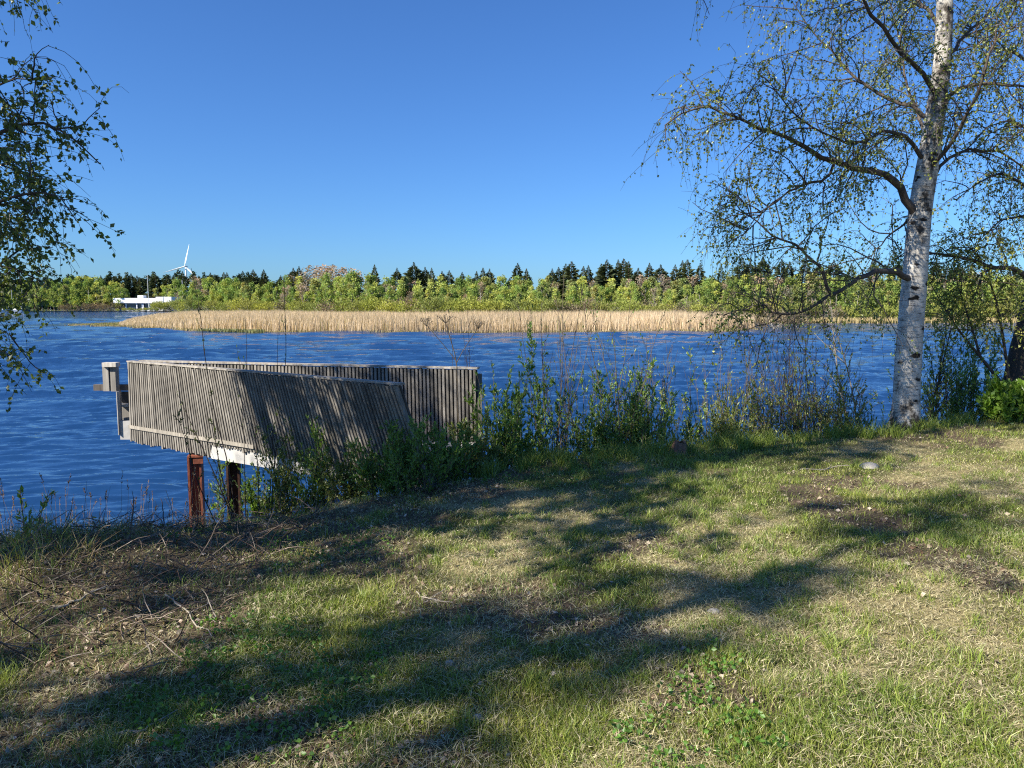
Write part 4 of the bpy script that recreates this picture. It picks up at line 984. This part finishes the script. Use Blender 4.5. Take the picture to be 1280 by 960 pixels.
shrub('birch_sapling', 1186, 10.9, 1.6, .6, 3, 'leafy sapling leaning beside the dark sapling', 227, .6, .0, cols=YG, wood='twig', r=.014, side_n=22, L2=.55, cat='tree', leafsz=.03, upw=.3, wid=.6)
shrub('leafy_shrub', 1215, 11.1, 1.5, 1.0, 14, 'open dark leaved shrub between the two big trunks', 228, .8, .0, wood='twig', L2=.4)
shrub('leafy_shrub', 1240, 11.2, 1.3, .8, 12, 'dark leaved shrub close left of the right edge trunk', 229, .8, .0, wood='twig')
shrub('leafy_shrub', 1258, 10.2, .45, .35, 9, 'bright green broad leaved bush at the right edge', 230, 1.0, cols=[(.14, .26, .03), (.18, .30, .04)], leafsz=.07, wid=.6)
shrub('leafy_shrub', 1284, 10.1, .55, .4, 9, 'bright green bush covering the foot of the edge trunk', 231, 1.0, cols=[(.14, .26, .03), (.18, .30, .04)], leafsz=.07, wid=.6)
shrub('leafy_shrub', 648, 9.0, 1, .4, 6, 'slim leafy shoot between the dense willow and the tall pointed one', 241, 1.0, .1, side_n=14, L2=.2)
shrub('leafy_shrub', 742, 9.0, 1, .5, 8, 'middling leafy willow before the fine grey twigs', 242, 1.0, .1, side_n=12, L2=.25)
shrub('leafy_shrub', 812, 9.0, 1, .5, 8, 'upright leafy willow right of the bushy willow', 243, 1.0, .2, side_n=12, L2=.25)
shrub('budding_shrub', 920, 9.4, 1, .8, 10, 'low pale leaved shrub in front of the thin grey shrub', 244, .5, .2, cols=YG)
shrub('budding_shrub', 962, 9.7, 1, .8, 10, 'loose shrub with pale leaves at the left of the dark thicket', 245, .5, .2, cols=YG)
shrub('budding_shrub', 1000, 9.8, 1, .8, 12, 'low shrub filling the foot of the dark thicket', 246, .5, .2, cols=YG, wood='twig')
shrub('budding_shrub', 1040, 10.0, 1, .8, 12, 'low leafy tangle right of the slanting dark stems', 247, .6, .1, cols=YG, wood='twig')
shrub('leafy_shrub', 1145, 10.9, 1, .8, 10, 'low shrub directly behind the big birch trunk', 248, .7, .1, wood='twig')
shrub('leafy_shrub', 1200, 10.7, 1, .8, 12, 'small leaved shrub above the dark boulder', 249, .7, .1, wood='twig')
# twigs rising in front of the lit wall
shrub('bare_twigs', 296, 8.6, 2.3, .35, 3, 'thin dark twigs rising above the wall, left of its middle', 232, .5, .0, cols=SG, wood='twig', leafsz=.028, side_n=5, L2=.3, lean=.02, r=.009, upw=1.2)
shrub('bare_twigs', 322, 8.65, 2.2, .35, 3, 'thin dark twigs with buds above the wall, right of the first twigs', 233, .5, .0, cols=SG, wood='twig', leafsz=.028, side_n=5, L2=.3, lean=.03, r=.009, upw=1.2)
shrub('arching_twigs', 302, 8.5, 1.15, .4, 4, 'dark arching twigs with small leaves in front of the sunlit wall', 234, .9, .0, cols=DGRN, wood='twig', leafsz=.03, side_n=9, L2=.2, lean=-.40, r=.010)
shrub('leafy_shrub', 275, 9.0, .55, .4, 6, 'small green shoots at the foot of the steel posts', 235, .7)
shrub('leafy_shrub', 12, 5.6, .85, .35, 4, 'broad leaved green stem at the left edge of the bank', 236, .5, .0, leafsz=.05, wid=.4, side_n=4, L2=.15)
shrub('budding_shrub', 80, 7.6, .9, .5, 5, 'thin bare stems on the bank at the left', 237, .1, .0, wood='shrubwood', side_n=4, r=.004)
shrub('budding_shrub', 800, 9.6, 1.2, 1.2, 16, 'tangled grey twigs behind the green willows', 238, .25, .3)
shrub('budding_shrub', 720, 9.5, 1.4, 1.0, 14, 'fine grey twigs behind the low green shrub', 239, .25, .3)
shrub('leafy_shrub', 590, 9.2, 1.5, .6, 6, 'thin dark twigs right behind the corner of the far wall', 240, .3, .4, wood='twig')

# dead umbel plant above the far wall
def umbel():
    d = 8.5; mb = MB(); b = at(574, 383, d); b[2] = gz(b[0], d)
    tips = [((575, 480), (557, 404), .055), ((572, 462), (537, 403), .05), ((573, 470), (592, 410), .06), ((574, 500), (600, 430), .04)]
    st = resample([b, at(573, 520, d), at(571, 450, d), at(557, 404, d)], 14); mb.tubes(st, np.linspace(.010, .005, 14), 6)
    rs = np.random.RandomState(3)
    for (a, c, r) in [((571, 452), (533, 406), 0), ((570, 455), (598, 409), 0)]:
        P = resample([at(*a, d), at((a[0] + c[0]) / 2 - 4 * np.sign(a[0] - c[0]) * -1, (a[1] + c[1]) / 2 + 4, d), at(*c, d)], 8); mb.tubes(P, np.linspace(.005, .003, 8), 5); mb2 = P[-1]
    for c, R_ in (((557, 404), .13), ((533, 408), .07), ((598, 411), .08)):
        e = at(*c, d); n = 15; a = rs.rand(n) * 2 * pi; q = rs.rand(n) ** .5 * R_
        D = np.column_stack([np.cos(a) * q, np.sin(a) * q, .05 + .04 * rs.rand(n)]); P = e[None, None] + D[:, None] * np.linspace(0, 1, 3)[None, :, None]
        mb.tubes(P, np.full((n, 3), .002), 3)
        f = P[:, -1][:, None] + rs.normal(size=(n, 5, 3)) * .009; f = f.reshape(-1, 3)
        mb.leaves(f, rs.normal(size=f.shape), .013, np.array([.20, .13, .08]), .8, rs=rs)
    o = sub(mb, b).build('dead_umbel', M['shrubwood']); o.location = b; tag(o, 'dead brown flat topped umbel plant behind the far wall corner', 'plant')
umbel()

# ------------------------------------------------------------------ grass, litter, stones
rs = np.random.RandomState(77)
def sample_view(n, d0, d1, pw, half=.76):
    """points over the bank, denser close to the path where the photo was taken"""
    u = rs.rand(n); d = (d0 ** (1 - pw) + u * (d1 ** (1 - pw) - d0 ** (1 - pw))) ** (1 / (1 - pw))
    x = (rs.rand(n) * 2 - 1) * half * (d + 2.6); return x, d
GREEN = np.array([[.18, .25, .04], [.235, .30, .055], [.14, .21, .04], [.32, .36, .09]])
STRAW = np.array([[.55, .49, .29], [.47, .42, .24], [.62, .56, .37], [.32, .26, .16]])
mb = MB()
x, y = sample_view(850000, 1.4, 12.5, 1.25)
k = y < E(x) - .12; x, y = x[k], y[k]
dr, ba = dryness(x, y), barren(x, y)
k = rs.rand(len(x)) > ba * np.interp(x, [-2.2, -1], [.85, .66]); x, y, dr, ba = x[k], y[k], dr[k], ba[k]; n = len(x)
edge = np.clip(1 - (E(x) - y - .3) / 2.0, 0, 1)
isdry = rs.rand(n) < (.13 + .62 * dr)
tuft = N2(x, y, 3.5, 3)
H = (.020 + .034 * rs.rand(n)) * (1 + 2.0 * np.clip(tuft - .5, 0, 1) * 2) * (1 + .5 * (1 - dr)) * (1 + edge * 1.3 * rs.rand(n)) * np.interp(x, [-3, 1, 3], [1.0, .68, .6])
H *= (1 + 1.1 * (np.clip(N1(x, y, .6, 2) - .52, 0, 1) * 5) * (1 - dr)) * .85
far = 1 + .10 * np.clip(y - 3, 0, 9)
W = (.0019 + .0023 * rs.rand(n)) * far
bend = np.clip(.2 + .55 * rs.rand(n) + .25 * isdry, 0, .97)
gcol = GREEN[rs.randint(0, 4, n)]; gcol = gcol * (1 + (N3(x, y, 1.3, 2)[:, None] - .5) * np.array([[1.0, .5, .4]]))
c = np.where(isdry[:, None], STRAW[rs.randint(0, 4, n)], gcol) * (.7 + .6 * rs.rand(n, 1))
blades(mb, np.column_stack([x, y, gz(x, y) - .006]), H, W, bend, c, rs)
tag(mb.build('grass', M['grass']), 'short green and straw grass covering the bank', 'grass', kind='stuff')
# flat dead thatch
mb = MB(); x, y = sample_view(410000, 1.4, 11.5, 1.35); k = (y < E(x) - .15) & (rs.rand(len(x)) < .30 + .7 * dryness(x, y) + .25 * (x < 0)); x, y = x[k], y[k]; n = len(x)
blades(mb, np.column_stack([x, y, gz(x, y) + .004 + .02 * rs.rand(n)]), .028 + .045 * rs.rand(n), (.0016 + .0022 * rs.rand(n)) * (1 + .08 * y), .95 + .04 * rs.rand(n), STRAW[rs.randint(0, 4, n)] * (.7 + .55 * rs.rand(n, 1)), rs)
tag(mb.build('dead_thatch', M['dry']), 'flattened straw coloured dead grass between the green blades', 'dead grass', kind='stuff')
# taller clumps: rim of the bank, tussocks
def tussocks(n, fx, hs, ws, cols, name, label, per=38, seed=1, spread=.07, bend0=.15, m='grass'):
    rs = np.random.RandomState(seed); cx, cy = fx(rs, n); idx = np.repeat(np.arange(n), per)
    a = rs.rand(n * per) * 2 * pi; q = rs.rand(n * per) ** .6 * spread
    x = cx[idx] + np.cos(a) * q; y = cy[idx] + np.sin(a) * q; hscale = (hs[0] + (hs[1] - hs[0]) * rs.rand(n))[idx]; N = len(x)
    mb = MB(); blades(mb, np.column_stack([x, y, np.maximum(gz(x, y), -.05) - .01]), hscale * (.5 + .6 * rs.rand(N)), ws * (.7 + .7 * rs.rand(N)), np.clip(bend0 + q / spread * .45 + .25 * rs.rand(N), 0, .95),
        np.array(cols)[rs.randint(0, len(cols), N)] * (.7 + .6 * rs.rand(N, 1)), rs)
    tag(mb.build(name, M[m]), label, 'grass', kind='stuff')
def rim(off0, off1, x0, x1):
    def f(rs, n):
        x = x0 + (x1 - x0) * rs.rand(n); return x, E(x) - (off0 + (off1 - off0) * rs.rand(n))
    return f
tussocks(620, rim(.35, 2.1, -1.3, 7.5), (.14, .30), .006, GREEN[:3], 'bank_grass', 'taller green grass along the top of the bank', seed=5)
tussocks(300, rim(.25, 1.9, -6.5, -.8), (.12, .26), .006, np.vstack([GREEN * .8, STRAW * .7]), 'slope_grass', 'mixed green and dry grass on the slope above the water', seed=6)
tussocks(260, rim(.0, 1.0, -6.5, 3.0), (.20, .42), .005, STRAW * .65, 'dry_bank_grass', 'long dry brown grass at the water edge', per=24, seed=7, spread=.12, bend0=.3, m='dry')
tussocks(300, rim(.5, 5.0, -6.5, -2.4), (.16, .40), .005, STRAW * np.array([.55, .48, .42]), 'dry_corner_grass', 'tangled dry grass in the left corner of the bank', per=40, seed=8, spread=.16, bend0=.45, m='dry')
def midpts(rs, n):
    d = 2.3 + 6 * rs.rand(n) ** 1.1; x = (rs.rand(n) * 2 - 1) * .72 * d; k = (barren(x, d) > .4) | (y_gap(x, d) < .3); x[k] = x[k] * .3 + 2.2; return x, d
def y_gap(x, y): return E(x) - y
tussocks(700, midpts, (.045, .12), .0042, GREEN * 1.05, 'grass_tufts', 'fresh green tufts standing out of the short grass', per=42, seed=9, spread=.055)
# tall thin dry stalks at the left
n = 150; x = -6.3 + 3.4 * rs.rand(n) ** 1.3; y = E(x) - .1 - 2.3 * rs.rand(n); y[:50] = E(x[:50]) - .2; 
P = grow(np.column_stack([x, y, gz(x, y) - .02]), np.column_stack([rs.normal(size=n) * .12, rs.normal(size=n) * .12, np.ones(n)]), .35 + .55 * rs.rand(n), 8, .01, .04, rs)
mb = MB(); mb.tubes(P, (np.linspace(1, .4, 8)[None] * .0028).repeat(n, 0), 3, col=np.array([.24, .18, .11]))
hp, hd = along(P, .86 + .14 * rs.rand(n, 9)); hp = hp.reshape(-1, 3); hd = hd.reshape(-1, 3); mb.leaves(hp, nrm(hd + rs.normal(size=hp.shape) * .4), .03, np.array([.22, .15, .10]), .3, rs=rs)
tag(mb.build('dry_stalks', M['dry']), 'thin dry stalks standing at the left water edge', 'dry grass', kind='stuff')

# dead leaves
mb = MB(); n = 11000; x, y = sample_view(n * 4, 1.8, 9.5, 1.3); k = rs.rand(len(x)) < .04 + .85 * barren(x, y) + .10 * (x < -1.2); x, y = x[k][:n], y[k][:n]; k = y < E(x) - .3; x, y = x[k], y[k]; n = len(x)
lc = np.array([[.20, .13, .085], [.36, .27, .20], [.13, .09, .065], [.50, .42, .34]])[rs.randint(0, 4, n)] * (.7 + .6 * rs.rand(n, 1))
mb.leaves(np.column_stack([x, y, gz(x, y) + .008 + .012 * rs.rand(n)]), rs.normal(size=(n, 3)) * [1, 1, .22], .018 + .024 * rs.rand(n), lc, .75, rs=rs)
tag(mb.build('leaf_litter', M['redleaf']), 'brown dead leaves scattered on the ground', 'dead leaves', kind='stuff')
# low broad leaved weeds
mb = MB(); n = 520; x, y = sample_view(n * 9, 2.2, 8.5, 1.2); k = (N1(x + 50, y, .9, 2) + .12 * np.exp(-((x + 1.6) ** 2 + (y - 4.4) ** 2) / .8) > .63) & (x < 1.0); x, y = x[k][:n], y[k][:n]; n = len(x)
per = 11; xx = np.repeat(x, per) + rs.normal(size=n * per) * .022; yy = np.repeat(y, per) + rs.normal(size=n * per) * .022; N = len(xx); k = yy < E(xx) - .3; xx, yy = xx[k], yy[k]; N = len(xx)
mb.leaves(np.column_stack([xx, yy, gz(xx, yy) + .012 + .05 * rs.rand(N)]), rs.normal(size=(N, 3)) * [1, 1, .6] + [0, 0, .35], .012 + .016 * rs.rand(N), np.array([[.09, .20, .025], [.12, .24, .035]])[rs.randint(0, 2, N)] * (.7 + .6 * rs.rand(N, 1)), .8, rs=rs)
tag(mb.build('ground_weeds', M['leaf']), 'low bright green broad leaved weeds among the grass', 'weeds', kind='stuff')
# tangle of thin dead twigs in the left corner and under the shrubs
n = 2400; x = np.concatenate([-5.2 + 3.6 * rs.rand(1700) ** 1.1, -2.4 + 9.5 * rs.rand(700)]); y = np.concatenate([3.6 + 3.0 * rs.rand(1700), np.zeros(700)]); y[1700:] = E(x[1700:]) - .1 - 1.1 * rs.rand(700)
a = rs.rand(n) * 2 * pi; P = grow(np.column_stack([x, y, np.maximum(gz(x, y), 0) + .02]), np.column_stack([np.cos(a), np.sin(a), .05 + .9 * rs.rand(n)]), .10 + .30 * rs.rand(n), 7, .06, .14, rs)
P[..., 2] = np.maximum(P[..., 2], np.maximum(gz(P[..., 0], P[..., 1]), 0) + .006)
mb = MB(); tc_ = np.array([[.15, .105, .075], [.26, .20, .15], [.09, .065, .05]])[rs.randint(0, 3, n)]
mb.tubes(P, np.linspace(1, .4, 7)[None] * (.0022 + .003 * rs.rand(n))[:, None], 4, col=tc_)
tag(mb.build('dead_brushwood', M['dry']), 'tangle of thin dead twigs on the bank and under the shrubs', 'twigs', kind='stuff')
# single fallen sticks
for i, (a, b, r, lb) in enumerate([((205, 745), (265, 800), .006, 'pale bent stick lying right of the brown litter mound'), ((150, 925), (220, 900), .007, 'straight grey stick on the grass at the lower left'),
                                  ((520, 745), (560, 757), .005, 'short pale stick in the middle of the slope'), ((1000, 590), (1060, 584), .006, 'thin dark stick in the shade near the pale stone'),
                                  ((72, 765), (140, 735), .008, 'thick pale stick across the brown litter mound')]):
    def gp(q):
        rdir = ray(*q); t = 1.0
        for _ in range(60):
            p = np.array([0, 0, EYE]) + rdir * t; t += (p[2] - float(gz(p[0], p[1]))) / (-rdir[2]) * .6
        return np.array([0, 0, EYE]) + rdir * t
    p, q = gp(a), gp(b); K = 9; tt = np.linspace(0, 1, K)[:, None]; P = p + (q - p) * tt + rs.normal(size=(K, 3)) * .012; P[:, 2] = gz(P[:, 0], P[:, 1]) + .02
    mb = MB(); mb.tubes(P, np.linspace(r, r * .5, K), 6, cap=True)
    mb.tubes(np.array([P[4], P[4] + [.05, .03, .02], P[4] + [.09, .08, .03]]), np.array([r * .5, r * .4, r * .3]), 5)
    o = sub(mb, P[0]).build('fallen_stick', M['paletwig'], None, True); o.location = P[0]; tag(o, lb, 'stick', 'fallen sticks on the grass')
# stones and stump
def stone(px, py, s, label, m='stone', name='stone', seed=0, sq=.55):
    import bmesh
    p = gp((px, py)); bm = bmesh.new(); bmesh.ops.create_icosphere(bm, subdivisions=3, radius=1)
    for v in bm.verts:
        q = v.co; n_ = float(N1(q.x * 1.1 + seed * 3 + 5, q.y * 1.1 + q.z * .9 + seed, 1, 3)) - .5
        v.co = q * (1 + .55 * n_); v.co.x *= s; v.co.y *= s * .75; v.co.z *= s * sq
    me = bpy.data.meshes.new(name); bm.to_mesh(me); bm.free(); me.materials.append(M[m]); me.polygons.foreach_set("use_smooth", np.ones(len(me.polygons), bool))
    o = bpy.data.objects.new(name, me); COL.objects.link(o); o.location = p; o.rotation_euler = (0, 0, seed); tag(o, label, 'stone')
stone(1087, 584, .12, 'pale flat stone in the grass before the big birch', seed=1, sq=.35)
stone(1192, 528, .22, 'dark boulder right of the big birch trunk', 'darkstone', seed=2, sq=.7)
stone(597, 899, .035, 'small grey pebble in the grass at the bottom', seed=4); stone(562, 830, .03, 'small round pebble left of the shade band', seed=5)
stone(893, 765, .035, 'small pale pebble in the middle of the shade band', seed=6)
def stump():
    p = gp((848, 566)); rs = np.random.RandomState(2); mb = MB(); K = 12; t = np.linspace(0, 1, K)
    trk = trunk_mesh(np.column_stack([p[0] + t * .02, p[1] + t * 0, p[2] - .05 + t * .17]), (.10 - .035 * t) * .8, 5, 18, flare=.5, rough=.5)
    trk.add([(p[0] + .02 + .06 * cos(a), p[1] + .06 * sin(a), p[2] + .12 + .03 * sin(3 * a)) for a in np.arange(12) * pi / 6] + [(p[0] + .02, p[1], p[2] + .10)], t=[(i, (i + 1) % 12, 12) for i in range(12)])
    o = sub(trk, p).build('tree_stump', M['redwood']); o.location = p; tag(o, 'small reddish broken stump at the top of the bank', 'stump')
M['redwood'] = simple('red_rotten_wood', (.17, .10, .07), .9, .5, 25, stretch=(1, 1, .2), bump=.8)
stump()
